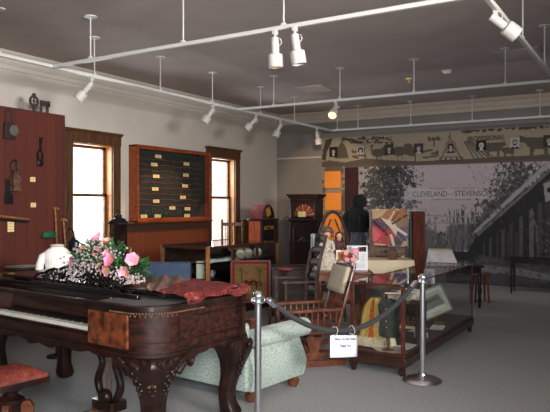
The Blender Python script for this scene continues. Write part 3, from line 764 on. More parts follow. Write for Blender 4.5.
for lx, ly, dx, dy in ((-.185,.195,1,-1),(-.075,.875,1,1),(-2.28,.2,-1,-1),(-2.10,.80,-1,1)):
    lg = obj('leg', leg_mesh(dx, dy), M_rosed, pn, loc=(lx,ly,0), sub=1)
    if dy > 0: lg.scale = (.74,.74,1)
    obj('knee_carving', carving(dx, dy), M_rosed, lg); fm = MB(); fa = math.atan2(dy,dx)
    for q, (s_, z_, r_) in () if dy > 0 else enumerate(((0,.50,.20),(.022,.515,.195),(-.022,.515,.195),(0,.43,.165),(.018,.41,.155),(-.018,.41,.155))): fm.ball((cos(fa)*r_-sin(fa)*s_, sin(fa)*r_+cos(fa)*s_, z_), .014, 7, 5)
    if dy < 0: obj('gilt_flower', fm, M_gilt, lg, label='small gilt flower on the knee'); obj('scroll_ear', ears(dx, dy, 0), M_rosed, lg); obj('scroll_ear', ears(dx, dy, 1), M_rosed, lg)
# pedal lyre
m = MB()
for s in (-1,1):
    pts = [(-.85+s*x, .34, z) for x, z in ((.05,.62),(.07,.57),(.12,.53),(.135,.49),(.10,.45),(.075,.41),(.10,.35),(.135,.29),(.14,.23),(.11,.17),(.075,.13),(.09,.09))]
    m.tube(pts, [.03,.035,.035,.035,.03,.028,.03,.034,.036,.034,.032,.036], 8, flat=1)
    m.ball((-.85+s*.15,.34,.505), .036, 8, 6)
lyr = obj('lyre', m, M_rosed, pn, sub=1)
obj('pedal_box', MB().prism(rrect(-.98,-.72,.26,.42,(.03,)*4,4),'z',.06,.13).ball((-.85,.30,.16),(.07,.05,.06),10,6), M_rosed, pn)
m = MB()
for x in (-.875,-.825): m.tube([(x,.34,.12),(x,.34,.62)], .006, 6)
obj('pedal_rods', m, M_gilt, pn)
for x in (-.90,-.80): obj('pedal', MB().prism([(x-.02,.26),(x+.02,.26),(x+.03,.16),(x+.018,.12),(x-.018,.12),(x-.03,.16)],'z',.05,.065), M_gilt, pn, bevel=.003)
obj('knee_bracket', MB().bar((-.70,.42,.62),(-.78,.40,.50),.03,.03).prism([(-.80,.49),(-.68,.53),(-.70,.46),(-.79,.45)],'y',.36,.43), M_mahog, pn)
# openwork music desk of black scrolls, tipped back on the lid
m = MB(); rnd = random.Random(4)
TD = Matrix.Translation((-.27,.262,.985)) @ Matrix.Rotation(R(-24),4,'X') @ Matrix.Diagonal((1,1,.66,1))
def scroll(cx, cz, r, turns, a0, sg, th=.008):
    pts = []
    for i in range(20):
        t = i/19; a = a0+sg*turns*2*PI*t; rr = r*(1-.78*t); pts.append(TD @ Vector((cx+rr*cos(a), 0, cz+rr*sin(a))))
    m.tube(pts, [th*(1-.4*i/19) for i in range(20)], 6)
for i in range(11):
    cx = -.42-.095*i; e = 1 if i % 2 else -1
    scroll(cx, .075, .062, 1.4, PI/2, e); scroll(cx+.03, .155+.03*sin(i/10*PI), .05, 1.3, -PI/2, -e); scroll(cx-.02, .225*sin(.5+i/10*2.1), .04, 1.2, 0, e, .007)
m.tube([TD @ Vector((x,0,.005)) for x in (-.36,-.8,-1.2,-1.52)], .013, 6)
top = [TD @ Vector((-.36-1.16*i/24, 0, .06+.19*sin(i/24*PI)**.7+.014*sin(i*1.7))) for i in range(25)]
m.tube(top, .011, 6)
for i in range(1,8): m.tube([TD @ Vector((-.36-.145*i,0,0)), TD @ Vector((-.36-.145*i,0,.2*sin(i/8*PI)+.04))], .007, 6)
obj('music_desk', m, M_black, pn, label='black openwork scroll music desk')

# things on the piano lid
LZ = 1.013
sh = thing('paisley_shawl', 'red paisley shawl draped over the right end of the piano lid', 'shawl', PO, PA)
cv = Cv(120, 80, (112,48,45)); rnd = random.Random(9)
for i in range(420):
    x, y = rnd.random()*120, rnd.random()*80; c = rnd.choice(((92,28,32),(150,76,62),(70,26,30),(150,104,88),(116,36,38))); cv.ell(x, y, rnd.uniform(.6,2.6), rnd.uniform(.6,1.8), c, .8)
for j in range(7): cv.line([(0,8+j*11),(120,5+j*11.5)], 1.6, (110,34,40))
cv.a[:, :40, 1] = cv.a[:, :40, 1]*1.7+.04; cv.a[:, :40, 2] = cv.a[:, :40, 2]*1.6+.03
def shawl(u, v):
    # u along the lid from left to the right end, v from front edge to the back
    x = -.92+.93*u - .0*v; x = x+(1-v)*.50*(1-u); y = .325+.68*v; z = LZ+.004+.007*(sin(u*19+v*5)*sin(v*14+u*4)+1)*.7
    if u < .5: z += .014*(1-u*2)*(1+sin(u*30+v*9))
    ov = max(0, u-.93)/.07
    z -= ov*(.014+.03*max(0, sin(v*9+.6))); x += ov*.012
    if v < .06: z -= (.06-v)/.06*(.010+.010*max(0,sin(u*15+1)))
    return (x, y, z)
painted('shawl_cloth', cv, shawl, sh, M_vcf)
m = MB()
for i in range(46):
    u = i/45; p = shawl(1.0, u); m.tube([p,(p[0]+.004,p[1]+.003,p[2]-.03)], .0025, 4)
obj('fringe', m, M_redcloth, sh)['kind'] = 'stuff'
fl = thing('flower_arrangement', 'basket of pink lilies, white sprays and green leaves on the piano', 'flowers', PW(-1.06,.50,LZ), PA)
obj('basket', MB().lathe([(.004,0),(.13,0),(.17,.04),(.19,.085),(.18,.09),(.16,.05),(.004,.03)], 20, sx=1.45), M_wicker, fl)
rnd = random.Random(21)
def leaf_into(m, p, d, L_, w):
    p = Vector(p); d = Vector(d).normalized(); s = d.cross(Vector((rnd.uniform(-.4,.4),rnd.uniform(-.4,.4),1))).normalized(); nrm = s.cross(d)
    a = m.bm.verts.new(p); b = m.bm.verts.new(p+d*L_*.45+s*w+nrm*.01); c = m.bm.verts.new(p+d*L_-nrm*.02); e = m.bm.verts.new(p+d*L_*.45-s*w+nrm*.01); f = m.bm.verts.new(p+d*L_*.5-nrm*.004)
    for q in ((a,b,f),(b,c,f),(c,e,f),(e,a,f)): m.face(q)
mA, mB_ = MB(), MB()
HX = (-.40,-.36,-.29,-.21,-.13,-.05,.03,.11,.19,.27,.37); HT = (.07,.14,.17,.11,.25,.28,.22,.15,.14,.15,.12)
def cloud():
    a = rnd.random()*2*PI; r = rnd.random()**.5; x = .39*r*cos(a); y = .19*r*sin(a)
    return Vector((x, y, .05+max(.02, float(np.interp(x, HX, HT))-.15*abs(y+.05))*rnd.random()**.55))
for i in range(560):
    p = cloud(); d = Vector((p.x*1.4+rnd.uniform(-.3,.3), p.y*1.4+rnd.uniform(-.3,.3), rnd.uniform(.0,.6)))
    leaf_into(mA if rnd.random() < .62 else mB_, p, d, rnd.uniform(.05,.10), rnd.uniform(.010,.022))
for p, d in (((-.33,.0,.16),(-1,0,.9)),((-.30,-.05,.13),(-1,-.2,.2)),((-.27,.05,.2),(-.6,0,1)),((.02,.0,.28),(.2,0,1)),((-.02,.0,.1),(.3,-1,-.2)),((.2,-.1,.06),(.6,-.6,-.1))):
    for k in range(4): leaf_into(mA, p, Vector(d)+Vector((rnd.uniform(-.3,.3),0,rnd.uniform(-.3,.3))), .10, .03)
obj('leaves', mA, M_leaf, fl); obj('dark_leaves', mB_, M_leafd, fl)
m = MB()
for i in range(900):
    c = rnd.choice(((-.30,-.10,.12,.13),(-.10,-.17,.20,.14),(.06,-.18,.15,.13),(.32,-.14,.08,.11),(.12,-.10,.2,.1),(-.08,-.08,.29,.09),(.38,-.08,.04,.07),(-.16,-.2,.08,.1)))
    p = (c[0]+rnd.gauss(0,c[3]*.5), c[1]+rnd.gauss(0,.05), max(.03, c[2]+rnd.gauss(0,c[3]*.42))); m.ball(p, rnd.uniform(.005,.011), 5, 4)
o = obj('white_sprays', m, M_gyp, fl); o['kind'] = 'stuff'
m = MB()
for i in range(26):
    p = cloud(); m.tube([(p.x*.3,p.y*.3,.05),(p.x*.7,p.y*.7,p.z*.7),p], .003, 5)
obj('stems', m, M_leafd, fl)
def lily(c, d, r, mt, n=6):
    q = Vector((0,0,1)).rotation_difference(Vector(d).normalized()).to_matrix().to_4x4(); T = Matrix.Translation(c) @ q; m = MB()
    for k in range(n):
        a = 2*PI*k/n; ca, sa = cos(a), sin(a); wd = .52*r
        def pt(s, t):
            rad = r*(.10+.85*s); z = r*(.85*s-.5*max(0,s-.6)**1.3); sp = (t-.5)*2*wd*sin(PI*min(1,s*.92+.06)); z += abs(t-.5)*.22*r
            return T @ Vector((ca*rad-sa*sp, sa*rad+ca*sp, z))
        m.grid(pt, 6, 4)
    o = obj('lily', m, mt, fl); s = MB()
    for k in range(5):
        a = 2*PI*k/5; s.tube([T @ Vector((0,0,.0)), T @ Vector((.14*r*cos(a),.14*r*sin(a),.5*r))], .0022, 5).ball(T @ Vector((.14*r*cos(a),.14*r*sin(a),.52*r)), .0045, 6, 4)
    obj('stamens', s, M_yel, o); return o
for c, d, r, mt in (((.27,-.17,.20),(.0,-1,.3),.062,M_pink),((.25,-.19,.13),(-.1,-1,-.2),.052,M_pale),((.37,-.12,.115),(.25,-1,-.1),.06,M_pink),((.39,-.08,.20),(.8,-.8,.4),.06,M_pink),
                    ((.01,-.10,.235),(-.1,-.8,.7),.06,M_pale),((-.03,-.08,.215),(-.3,-1,.3),.06,M_pale),((-.13,.0,.335),(-.5,-.5,.8),.07,M_pink),((-.27,-.14,.15),(-.5,-1,.3),.05,M_pink),((-.33,-.12,.10),(-.5,-1,.2),.035,M_pale),((-.10,-.16,.27),(-.1,-1,.5),.045,M_pale),((.12,-.17,.16),(.1,-1,.4),.04,M_pale),((.16,-.14,.24),(.1,-1,.6),.035,M_pink),((.03,-.05,.32),(.2,-.3,1),.045,M_pale)):
    lily(c, d, r, mt)
bw = thing('small_bowl', 'small pinkish wooden bowl on the left of the piano lid', 'bowl', PW(-1.55,.42,LZ), PA)
obj('bowl_body', MB().lathe([(.004,0),(.04,0),(.075,.03),(.085,.05),(.078,.05),(.06,.025),(.004,.012)], 20), M_tin, bw); obj('foot_ring', MB().lathe([(.035,-.001),(.045,-.001),(.045,.006),(.035,.006)], 16), M_tin, bw)
bx = thing('small_black_box', 'small black box on the piano lid before the white blouse', 'box', PW(-1.60,.68,LZ), PA)
obj('box_body', MB().box(-.08,.08,-.05,.05,0,.055), M_black, bx, bevel=.004); obj('box_lid', MB().box(-.083,.083,-.053,.053,.055,.075), M_black, bx, bevel=.004)

# ------------------------------------------------------------------ piano stool
st = thing('piano_stool', 'square piano stool with red needlepoint cushion on a carved pedestal', 'stool', PW(-1.0,-.40), PA)
def cush(u, v):
    x, y = (u-.5)*.37, (v-.5)*.37; e = (1-(2*abs(u-.5))**4)*(1-(2*abs(v-.5))**4); return (x, y, .452+.05*e)
cv = Cv(60, 60, (128,60,50)); rnd = random.Random(2)
for i in range(160): cv.ell(rnd.random()*60, rnd.random()*60, rnd.uniform(.6,2.2), rnd.uniform(.6,1.6), rnd.choice(((150,84,62),(104,46,42),(84,36,36))), .7)
for (cx, cy, r) in ((24,34,8),(34,30,5),(20,26,4)): cv.line([(cx+r*cos(t*.5)*(1-t/16), cy+r*sin(t*.5)*(1-t/16)) for t in range(14)], 1.5, (58,32,34))
painted('cushion_top', cv, cush, st, M_vcf)
obj('cushion', MB().prism(rrect(-.187,.187,-.187,.187,(.02,)*4,4),'z',.425,.455), M_redvel, st, bevel=.008)
obj('seat_frame', MB().prism(rrect(-.19,.19,-.19,.19,(.012,)*4,3),'z',.385,.428), M_rosed, st, bevel=.005)
obj('pedestal', MB().lathe([(.004,.06),(.11,.06),(.12,.10),(.09,.14),(.085,.24),(.10,.26),(.10,.28),(.06,.30),(.045,.32),(.075,.345),(.075,.37),(.05,.385),(.004,.385)], 8), M_rosed, st)
for k in range(4):
    a = PI/4+k*PI/2; m = MB(); pts = [(.07,.26),(.13,.27),(.16,.22),(.15,.12),(.19,.04),(.22,.02),(.22,0),(.14,0),(.11,.08),(.07,.10)]
    m.prism(pts, 'y', -.025, .025); obj('foot', m, M_chairw, st, bevel=.006, rot=(0,0,a))

# ------------------------------------------------------------------ damask sofa
so = thing('damask_sofa', 'pale green damask sofa with rolled arms standing behind the piano', 'sofa', PW(-.115,1.187), PA)
SL, SDp = 1.90, .76
def sback(m, y0, y1, zoff=0):
    pts = [(-SL+.05,.10)]
    N_ = 30
    pts = [(-.05,.10)]
    top = [(-.05-(SL-.1)*i/N_, .66+.20*sin(PI*i/N_)**1.2+zoff) for i in range(N_+1)]
    m.prism(pts+top+[(-SL+.05,.10)], 'y', y0, y1); return top
m = MB(); top = sback(m, .0, .15); obj('backrest', m, M_damask, so, bevel=.02)
m = MB(); m.tube([(x,.07,z+.008) for x, z in top], .026, 8); m.tube([(-.05,.07,.62),(-.045,.06,.66),(-.02,.05,.70)], .028, 8)
obj('crest_rail', m, M_chairw, so)
obj('seat_base', MB().box(-SL+.06,-.06,.05,SDp-.02,.10,.30), M_damask, so, bevel=.02)
obj('seat_cushion', MB().prism(rrect(-SL+.14,-.14,.16,SDp,(.05,)*4,5),'z',.30,.44), M_damask, so, bevel=.03)
for s in (0,1):
    m = MB(); prof = []
    for x, z in ((-.02,.10),(.0,.16),(.012,.24),(.004,.32),(-.03,.40),(-.05,.45),(-.05,.48)): prof.append((x,z))
    for i in range(15):
        a = R(-70+i*17); prof.append((.002+.088*cos(a), .548+.080*sin(a)))
    prof += [(-.085,.52),(-.12,.42),(-.13,.10)]
    if s: prof = [(-SL-x, z) for x, z in prof]
    rings = []
    for y, k in ((.03,.97),(.06,1),(.2,1),(.4,1),(.6,1),(.74,1.0),(SDp,.98)):
        yb = .03*sin((y/SDp)*PI)
        rings.append([(x, y+(.03 if z < .3 and y > .7 else 0), z) for x, z in prof])
    m.loft(rings); ar = obj('arm', m, M_damask, so, bevel=.01)
    m = MB(); cx = .004 if not s else -SL-.004
    m.lathe([(.004,0),(.07,0),(.075,.008),(.05,.016),(.02,.022),(.004,.024)], 16, M=Matrix.Translation((cx,SDp+.002,.545)) @ Matrix.Rotation(-PI/2,4,'X'))
    obj('arm_button', m, M_damask, ar)
for x, y in ((-.08,.10),(-.08,SDp-.06),(-SL+.08,.10),(-SL+.08,SDp-.06)):
    obj('foot', MB().lathe([(.004,0),(.03,0),(.05,.03),(.055,.06),(.035,.085),(.05,.105),(.004,.105)], 12), M_chairw, so, loc=(x,y,0))

# ------------------------------------------------------------------ stanchions, rope and sign
def stanchion(loc, label):
    t = thing('rope_stanchion', label, 'stanchion', loc, 0, 'chrome rope stanchions')
    obj('base', MB().lathe([(.004,0),(.178,0),(.18,.012),(.17,.026),(.13,.045),(.07,.06),(.045,.066),(.04,.08),(.004,.08)], 40), M_chrome, t)
    obj('pole', MB().lathe([(.004,.07),(.026,.07),(.026,.93),(.004,.93)], 20), M_chrome, t)
    obj('cap', MB().lathe([(.004,.915),(.034,.915),(.054,.925),(.054,.935),(.034,.94),(.036,.955),(.043,.968),(.041,.985),(.028,1.0),(.01,1.008),(.004,1.009)], 24), M_chrome, t)
    m = MB()
    for a in (R(70), R(-110)): m.tube([(.05*cos(a)+.014*cos(b)*cos(a), .05*sin(a)+.014*cos(b)*sin(a), .945+.016*sin(b)) for b in [i*PI/6 for i in range(12)]], .004, 6, closed=True)
    obj('hook_ring', m, M_chrome, t); return t
sA, sB = Vector((-2.557,4.072,0)), Vector((-1.90,5.905,0))
stanchion(sA, 'chrome rope stanchion in front of the piano corner and sofa'); stanchion(sB, 'chrome rope stanchion on a round base beside the long glass case')
dr = (sB-sA).normalized(); yaw = math.atan2(dr.y, dr.x)
rp = thing('barrier_rope', 'thick grey barrier rope sagging between the two chrome stanchions', 'rope', sA)
def ropept(t, dz=0):
    e = .115/1.95; tt = e+(1-2*e)*t; p = (sB-sA)*tt; return Vector((p.x, p.y, .925-.325*4*t*(1-t)+dz))
obj('rope', MB().tube([ropept(i/40) for i in range(41)], .0225, 10), M_rope, rp)
for k, t in ((0,0),(1,1)):
    p = ropept(t); q = ropept(.03 if k == 0 else .97); d = (p-q).normalized(); m = MB()
    m.tube([q, p+d*.01], .026, 12); m.tube([p+d*.01, p+d*.03], .014, 8)
    tgt = Vector((dr.x*.056,dr.y*.056,.945)) if k == 0 else (sB-sA)-Vector((dr.x*.056,dr.y*.056,-.945))
    m.tube([p+d*.03, (p+d*.03+tgt)/2+Vector((0,0,-.01)), tgt], .006, 6); obj('end_hook', m, M_chrome, rp)
t0 = .455; c0 = ropept(t0); sg = thing('paper_sign', 'white paper notice tied to the sagging rope', 'sign', sA+c0+Vector((0,0,-.035)), yaw)
SWd, SHt = .32, .178
T = Matrix.Rotation(R(7),4,'Y') @ Matrix.Rotation(R(-6),4,'X')
pl = MB(); pl.grid(lambda u, v: T @ Vector(((u-.5)*SWd, -.012*sin(u*PI)-.012, -SHt*v)), 8, 4); obj('sheet', pl, M_paper, sg, solid=.001)
e3 = T.to_euler(); rotx = (T.to_3x3() @ Matrix.Rotation(PI/2,3,'X')).to_euler()
for body, zz, sz in (('Please Do Not Touch', -.03, .028), ('Thank You', -.085, .03)):
    p = T @ Vector((0,-.028,zz)); text('lettering', body, sz, M_ink, sg, p, rotx, bold=.0004)
m = MB()
for s in (-1,1):
    a = T @ Vector((s*.10,-.012,-.008)); pts = []
    off = (ropept(t0+s*.055)-c0).z+.035
    for i in range(15):
        b = -PI/2+2*PI*i/14; pts.append((s*.10+.006*s*sin(b*2), .034*cos(b)-.002, off+.034*sin(b)*(1.05)))
    m.tube([a]+[(a.x,a.y,(a.z+off-.03)/2)]+pts, .0032, 6)
obj('string_tie', m, M_white, sg)

# ------------------------------------------------------------------ long glass display case
DC = Vector((-2.665,5.975,0)); CWd, CLn, CHt = .565, 2.63, .88
dc = thing('glass_display_case', 'long low glass display case on a dark wooden base beside the stanchion', 'display case', DC)
m = MB().box(-.012,CWd+.012,-.012,CLn+.012,.085,.17).box(-.004,CWd+.004,-.004,CLn+.004,.17,.2); obj('plinth', m, M_basewood, dc, bevel=.005)
for x in (.03,CWd-.03):
    for y in (.03,CLn-.03): obj('leg', MB().loft([[(x+s*.03,y+t*.03,.09) for s,t in ((-1,-1),(1,-1),(1,1),(-1,1))],[(x+s*.022,y+t*.022,0) for s,t in ((-1,-1),(1,-1),(1,1),(-1,1))]]), M_basewood, dc, bevel=.003)
obj('deck', MB().box(.01,CWd-.01,.01,CLn-.01,.2,.206), mat('deck_cloth', (62,54,46), .9, var=.2), dc)
for x in (0,CWd-.022): obj('corner_post', MB().box(x-(.0 if x == 0 else .014),x+.036-(.0 if x == 0 else .014),0,.03,.2,CHt), M_redcase, dc, bevel=.002)
for x in (0,CWd-.012): obj('corner_strip', MB().box(x,x+.012,CLn-.012,CLn,.2,CHt), M_redcase, dc)
m = MB().box(.02,CWd-.02,0,.02,CHt-.022,CHt).box(.02,CWd-.02,0,.02,.2,.215); obj('end_frame', m, M_redcase, dc)
m = MB()
for x in (0,CWd-.012): m.box(x,x+.012,.02,CLn,CHt-.012,CHt)
m.box(0,CWd,CLn-.012,CLn,CHt-.012,CHt); obj('top_rail', m, M_redcase, dc)
for nm, a in (('end_glass',(.022,CWd-.022,.010,.010,.21,CHt-.02)),('end_glass',(.012,CWd-.012,CLn-.006,CLn-.006,.2,CHt-.01)),('side_glass',(.005,.005,.02,CLn-.01,.2,CHt-.01)),('side_glass',(CWd-.005,CWd-.005,.02,CLn-.01,.2,CHt-.01)),('top_glass',(.0,CWd,.0,CLn,CHt+.002,CHt+.002))):
    x0,x1,y0,y1,z0,z1 = a; m = MB()
    if x0 == x1: q = [(x0,y0,z0),(x0,y1,z0),(x0,y1,z1),(x0,y0,z1)]
    elif y0 == y1: q = [(x0,y0,z0),(x1,y0,z0),(x1,y0,z1),(x0,y0,z1)]
    else: q = [(x0,y0,z0),(x1,y0,z0),(x1,y1,z0),(x0,y1,z0)]
    m.face([m.bm.verts.new(p) for p in q]); obj(nm, m, M_glass, dc, smooth=False)
m = MB()
for x in (.012,CWd-.03): m.cbox((x+.01,.004,CHt-.008), (.04,.012,.018))
obj('corner_clip', m, M_chrome, dc)
IZ = .207
def inside(x, y, z=IZ): return (DC.x+x, DC.y+y, z)
# shawl on a stand
sw = thing('striped_shawl', 'yellow and orange striped fringed shawl draped inside the near end of the long case', 'shawl', inside(.15,.30))
cv = Cv(60, 50, (214,176,92))
for i, (x, w_, c) in enumerate(((6,5,(190,150,70)),(15,4,(206,110,54)),(21,3,(222,196,120)),(30,4.5,(196,88,44)),(38,3,(230,206,140)),(46,5,(200,120,60)),(55,4,(190,150,80)))): cv.line([(x,0),(x,50)], w_, c)
rnd = random.Random(3)
for i in range(240): cv.ell(rnd.random()*60, rnd.random()*50, .8, .8, rnd.choice(((180,130,60),(228,200,130))), .6)
def shw(u, v):
    a = R(-200+220*u); rb = .18-.045*v-.09*v**5; k = 1+.05*sin(u*26)*(1-v); return (rb*k*cos(a)*1.02, rb*k*sin(a)*.75, .10+.42*v-.03*v*v)
cv.a *= .72
painted('shawl_cloth', cv, shw, sw, M_vcf)
m = MB()
for i in range(60):
    p = Vector(shw(i/59,0)); m.tube([p, p+Vector((p.x*.1,p.y*.12,-.05)), p+Vector((p.x*.14,p.y*.2,-.09))], .004, 4)
obj('fringe', m, M_cream, sw)['kind'] = 'stuff'
obj('stand', MB().lathe([(.004,0),(.09,0),(.09,.012),(.012,.02),(.012,.44),(.004,.44)], 14).ball((0,0,.40),(.075,.05,.07)), M_oakd, sw)
vs_ = thing('dark_green_vest', 'dark green vest on a small form beside the striped shawl in the case', 'vest', inside(.36,.125))
m = MB(); m.lathe([(.095,.14),(.098,.20),(.088,.28),(.10,.38),(.11,.45),(.075,.50),(.035,.515)], 20, sy=.62); obj('vest_body', m, mat('vest_green', (46,50,42), .85, c2=(26,30,26), scale=20), vs_)
obj('form_stand', MB().lathe([(.004,0),(.07,0),(.07,.012),(.012,.02),(.012,.15),(.004,.15)], 12), M_oakd, vs_)
m = MB()
for i in range(4): m.ball((.0,-.062-.006*i,.24+.06*i), .008, 6, 4)
obj('buttons', m, M_gold, vs_)
ht = thing('felt_hat', 'soft grey brown felt hat on a peg above the striped shawl', 'hat', inside(.15,.53))
hm = mat('hat_felt', (112,102,84), .9, c2=(80,70,58))
obj('hat_crown', MB().lathe([(.088,.575),(.09,.60),(.08,.63),(.05,.648),(.004,.65)], 24), hm, ht); obj('hat_brim', MB().lathe([(.08,.57),(.16,.56),(.165,.565),(.088,.58)], 28, sx=1.15), hm, ht)
obj('hat_peg', MB().lathe([(.004,0),(.05,0),(.05,.01),(.01,.015),(.01,.60),(.004,.60)], 10), M_oakd, ht)
rs = thing('display_riser', 'dark wooden riser holding papers inside the long case', 'riser', inside(.36,.64))
obj('riser_top', MB().box(-.17,.17,-.16,.16,.40,.42), M_basewood, rs, bevel=.003)
for s in (-1,1): obj('riser_side', MB().box(s*.16-.012,s*.16+.012,-.15,.15,0,.40), M_basewood, rs)
rnd = random.Random(8)
for i in range(7):
    w_, h_ = rnd.uniform(.16,.24), rnd.uniform(.12,.2); c = rnd.choice(((206,196,174),(224,218,206),(196,180,156),(170,160,148)))
    cv = Cv(30, 24, c); [cv.line([(4,4+k*3),(26-rnd.random()*8,4+k*3)], 1, (110,100,92), .7) for k in range(6)]
    t = thing('old_document', 'loose old document in the stack on the riser in the long case', 'document', inside(.34+rnd.uniform(-.06,.06), .62+rnd.uniform(-.06,.06), IZ+.421+.012*i), rnd.uniform(-.5,.5), 'documents stacked on the riser')
    tl = rnd.uniform(.0,.12)
    painted('sheet', cv, lambda u, v: ((u-.5)*w_, (v-.5)*h_, .003+(.30+tl)*v*h_), t)
for i, (lb, c) in enumerate((('orange-red booklet lying on top of the documents on the riser',(196,84,52)),('pale booklet lying across the documents on the riser',(206,196,170)))):
    t = thing('booklet', lb, 'booklet', inside(.24+.15*i,.56+.05*i,IZ+.512+.016*i), .5-.6*i, 'booklets on the riser')
    obj('pages', MB().box(-.088,.088,-.06,.06,.002,.010), M_paper, t); obj('cover', MB().box(-.092,.092,-.064,.064,.010,.013).box(-.092,.092,-.064,.064,0,.002), mat('booklet_%d' % i, c, .6), t)
for i, (x, y, rz) in enumerate(((.38,.20,.4),(.46,.34,-.2),(.30,.11,.9),(.45,.12,.1),(.42,.95,.3),(.30,1.2,-.3),(.45,1.45,.1))):
    cv = Cv(26, 32, rnd.choice(((206,200,188),(190,180,160),(214,210,204)))); [cv.line([(3,4+k*3),(23-rnd.random()*8,4+k*3)], 1, (100,92,88), .7) for k in range(9)]
    t = thing('paper_sheet', ('printed sheet lying on the deck at the near end of the long case','printed sheet lying on the deck further along the long case')[i > 3], 'paper', inside(x,y,IZ+.001+.002*i), rz, 'sheets on the deck of the long case')
    painted('sheet', cv, lambda u, v: ((u-.5)*.15, (v-.5)*.2, .001+.02*v*v), t)
# framed print leaning near the right glass
fp = thing('framed_print', 'grey framed print of a long building leaning inside the far half of the long case', 'picture', inside(.36,1.80), R(36))
T = Matrix.Translation((0,0,.055)) @ Matrix.Rotation(R(-22),4,'X') @ Matrix.Rotation(R(-20),4,'Y')
T = Matrix.Translation((0,0,.045)) @ T
cv = Cv(64, 50, (178,176,164)); cv.poly([(6,6),(58,6),(58,44),(6,44)], (150,150,142)); cv.poly([(10,16),(50,12),(54,34),(10,36)], (96,98,94)); cv.poly([(12,20),(48,17),(48,22),(12,24)], (60,62,60)); cv.poly([(8,37),(56,35),(56,42),(8,43)], (190,188,176)); cv.line([(24,46),(40,46)], 1.5, (90,86,80))
for k in range(6): cv.line([(14+k*6,24),(14+k*6,34)], 1.5, (130,132,128))
painted('picture', cv, lambda u, v: tuple(T @ Vector(((u-.5)*.40, -.006, .02+v*.31))), fp, M_vcs)
m = MB(); m.box(-.21,.21,-.005,.012,0,.35,T); obj('backing', m, mat('frame_grey', (120,116,106), .5), fp)
m = MB()
for a in ((-.21,-.19,0,.35),(.19,.21,0,.35),(-.21,.21,0,.02),(-.21,.21,.33,.35)): m.box(a[0],a[1],-.016,.0,a[2],a[3],T)
obj('picture_frame', m, mat('frame_grey', (120,116,106), .5), fp, bevel=.003)
obj('easel_back', MB().bar((0,.05,.2),(0,.19,.0),.04,.01).box(-.06,.06,-.02,.04,0,.03), M_oakd, fp)
ph = thing('blue_photo_card', 'upright pale blue photo card standing in the long case above the framed print', 'photograph', inside(.20,1.95), R(40))
cv = Cv(20, 26, (190,200,212)); cv.ell(10,10,4,5,(90,104,124)); cv.poly([(3,26),(17,26),(14,14),(6,14)], (110,124,144)); cv.line([(3,3),(8,22)], 1.5, (80,90,108))
painted('picture', cv, lambda u, v: ((u-.5)*.13, -.003, .47+v*.17), ph)
obj('card', MB().box(-.07,.07,-.002,.002,.465,.645), M_paper, ph); obj('card_stand', MB().bar((0,.004,.5),(0,.10,.0),.03,.006).box(-.05,.05,-.02,.12,0,.012).bar((0,0,.012),(0,0,.5),.02,.008), M_oakd, ph)
bk = thing('brown_book', 'brown book lying beneath the framed print in the long case', 'book', inside(.15,1.45), .1)
obj('pages', MB().box(-.11,.11,-.15,.15,.006,.04), M_cream, bk); obj('cover', MB().box(-.12,.12,-.16,.16,0,.006).box(-.12,.12,-.16,.16,.04,.046).box(-.124,-.118,-.16,.16,0,.046), M_chairw, bk)

# ------------------------------------------------------------------ corner showcase in the middle
SC = Vector((-5.55,7.5,0)); sw_, sl_, shh = .92, 1.86, 1.05
M_mahogd = wood('dark_mahogany', (70,40,28), (46,26,18), .35, st=(2,2,8))
sc = thing('glass_showcase', 'older wooden glass showcase with shelves standing behind the sofa and armchair', 'showcase', SC, -.05)
obj('plinth', MB().box(-sw_,0,0,sl_,0,.14), M_basewood, sc, bevel=.005)
obj('shelf_deck', MB().box(-sw_+.02,-.02,.02,sl_-.02,.14,.16), M_basewood, sc)
obj('shelf', MB().box(-sw_+.05,-.05,.04,sl_-.04,.56,.575), M_rosed, sc); obj('shelf', MB().box(-sw_+.05,-.05,.04,sl_-.04,.80,.812), M_rosed, sc)
for x in (-sw_,-.045):
    for y in (0,sl_-.045): obj('corner_post', MB().box(x,x+.045,y,y+.045,.14,shh), M_oakd if (x,y) != (-.045,0) else M_oak, sc, bevel=.003)  # near post in golden oak: orange light put into its colour
for y in (.60,1.24): obj('mullion', MB().box(-.03,0,y-.018,y+.018,.14,shh-.03), M_mahogd, sc)
m = MB()
for x in (-sw_,-.045): m.box(x,x+.045,.04,sl_-.04,shh-.035,shh)
for y in (0,sl_-.045): m.box(-sw_+.04,-.04,y,y+.045,shh-.035,shh)
obj('top_frame', m, M_mahogd, sc)
for nm, q in (('front_glass',[(-.02,.03,.15),(-.02,sl_-.03,.15),(-.02,sl_-.03,shh-.03),(-.02,.03,shh-.03)]),('end_glass',[(-sw_+.03,.02,.15),(-.03,.02,.15),(-.03,.02,shh-.03),(-sw_+.03,.02,shh-.03)]),('top_glass',[(-sw_,0,shh+.003),(0,0,shh+.003),(0,sl_,shh+.003),(-sw_,sl_,shh+.003)])):
    m = MB(); m.face([m.bm.verts.new(p) for p in q]); obj(nm, m, M_glass, sc, smooth=False)
obj('back_panel', MB().box(-sw_+.005,-sw_+.02,.04,sl_-.04,.15,shh-.03).box(-sw_+.03,-.03,sl_-.03,sl_-.015,.15,shh-.03), M_rosed, sc)
def insc(x, y, z):
    a = -.05; return (SC.x+x*cos(a)-y*sin(a), SC.y+x*sin(a)+y*cos(a), z)
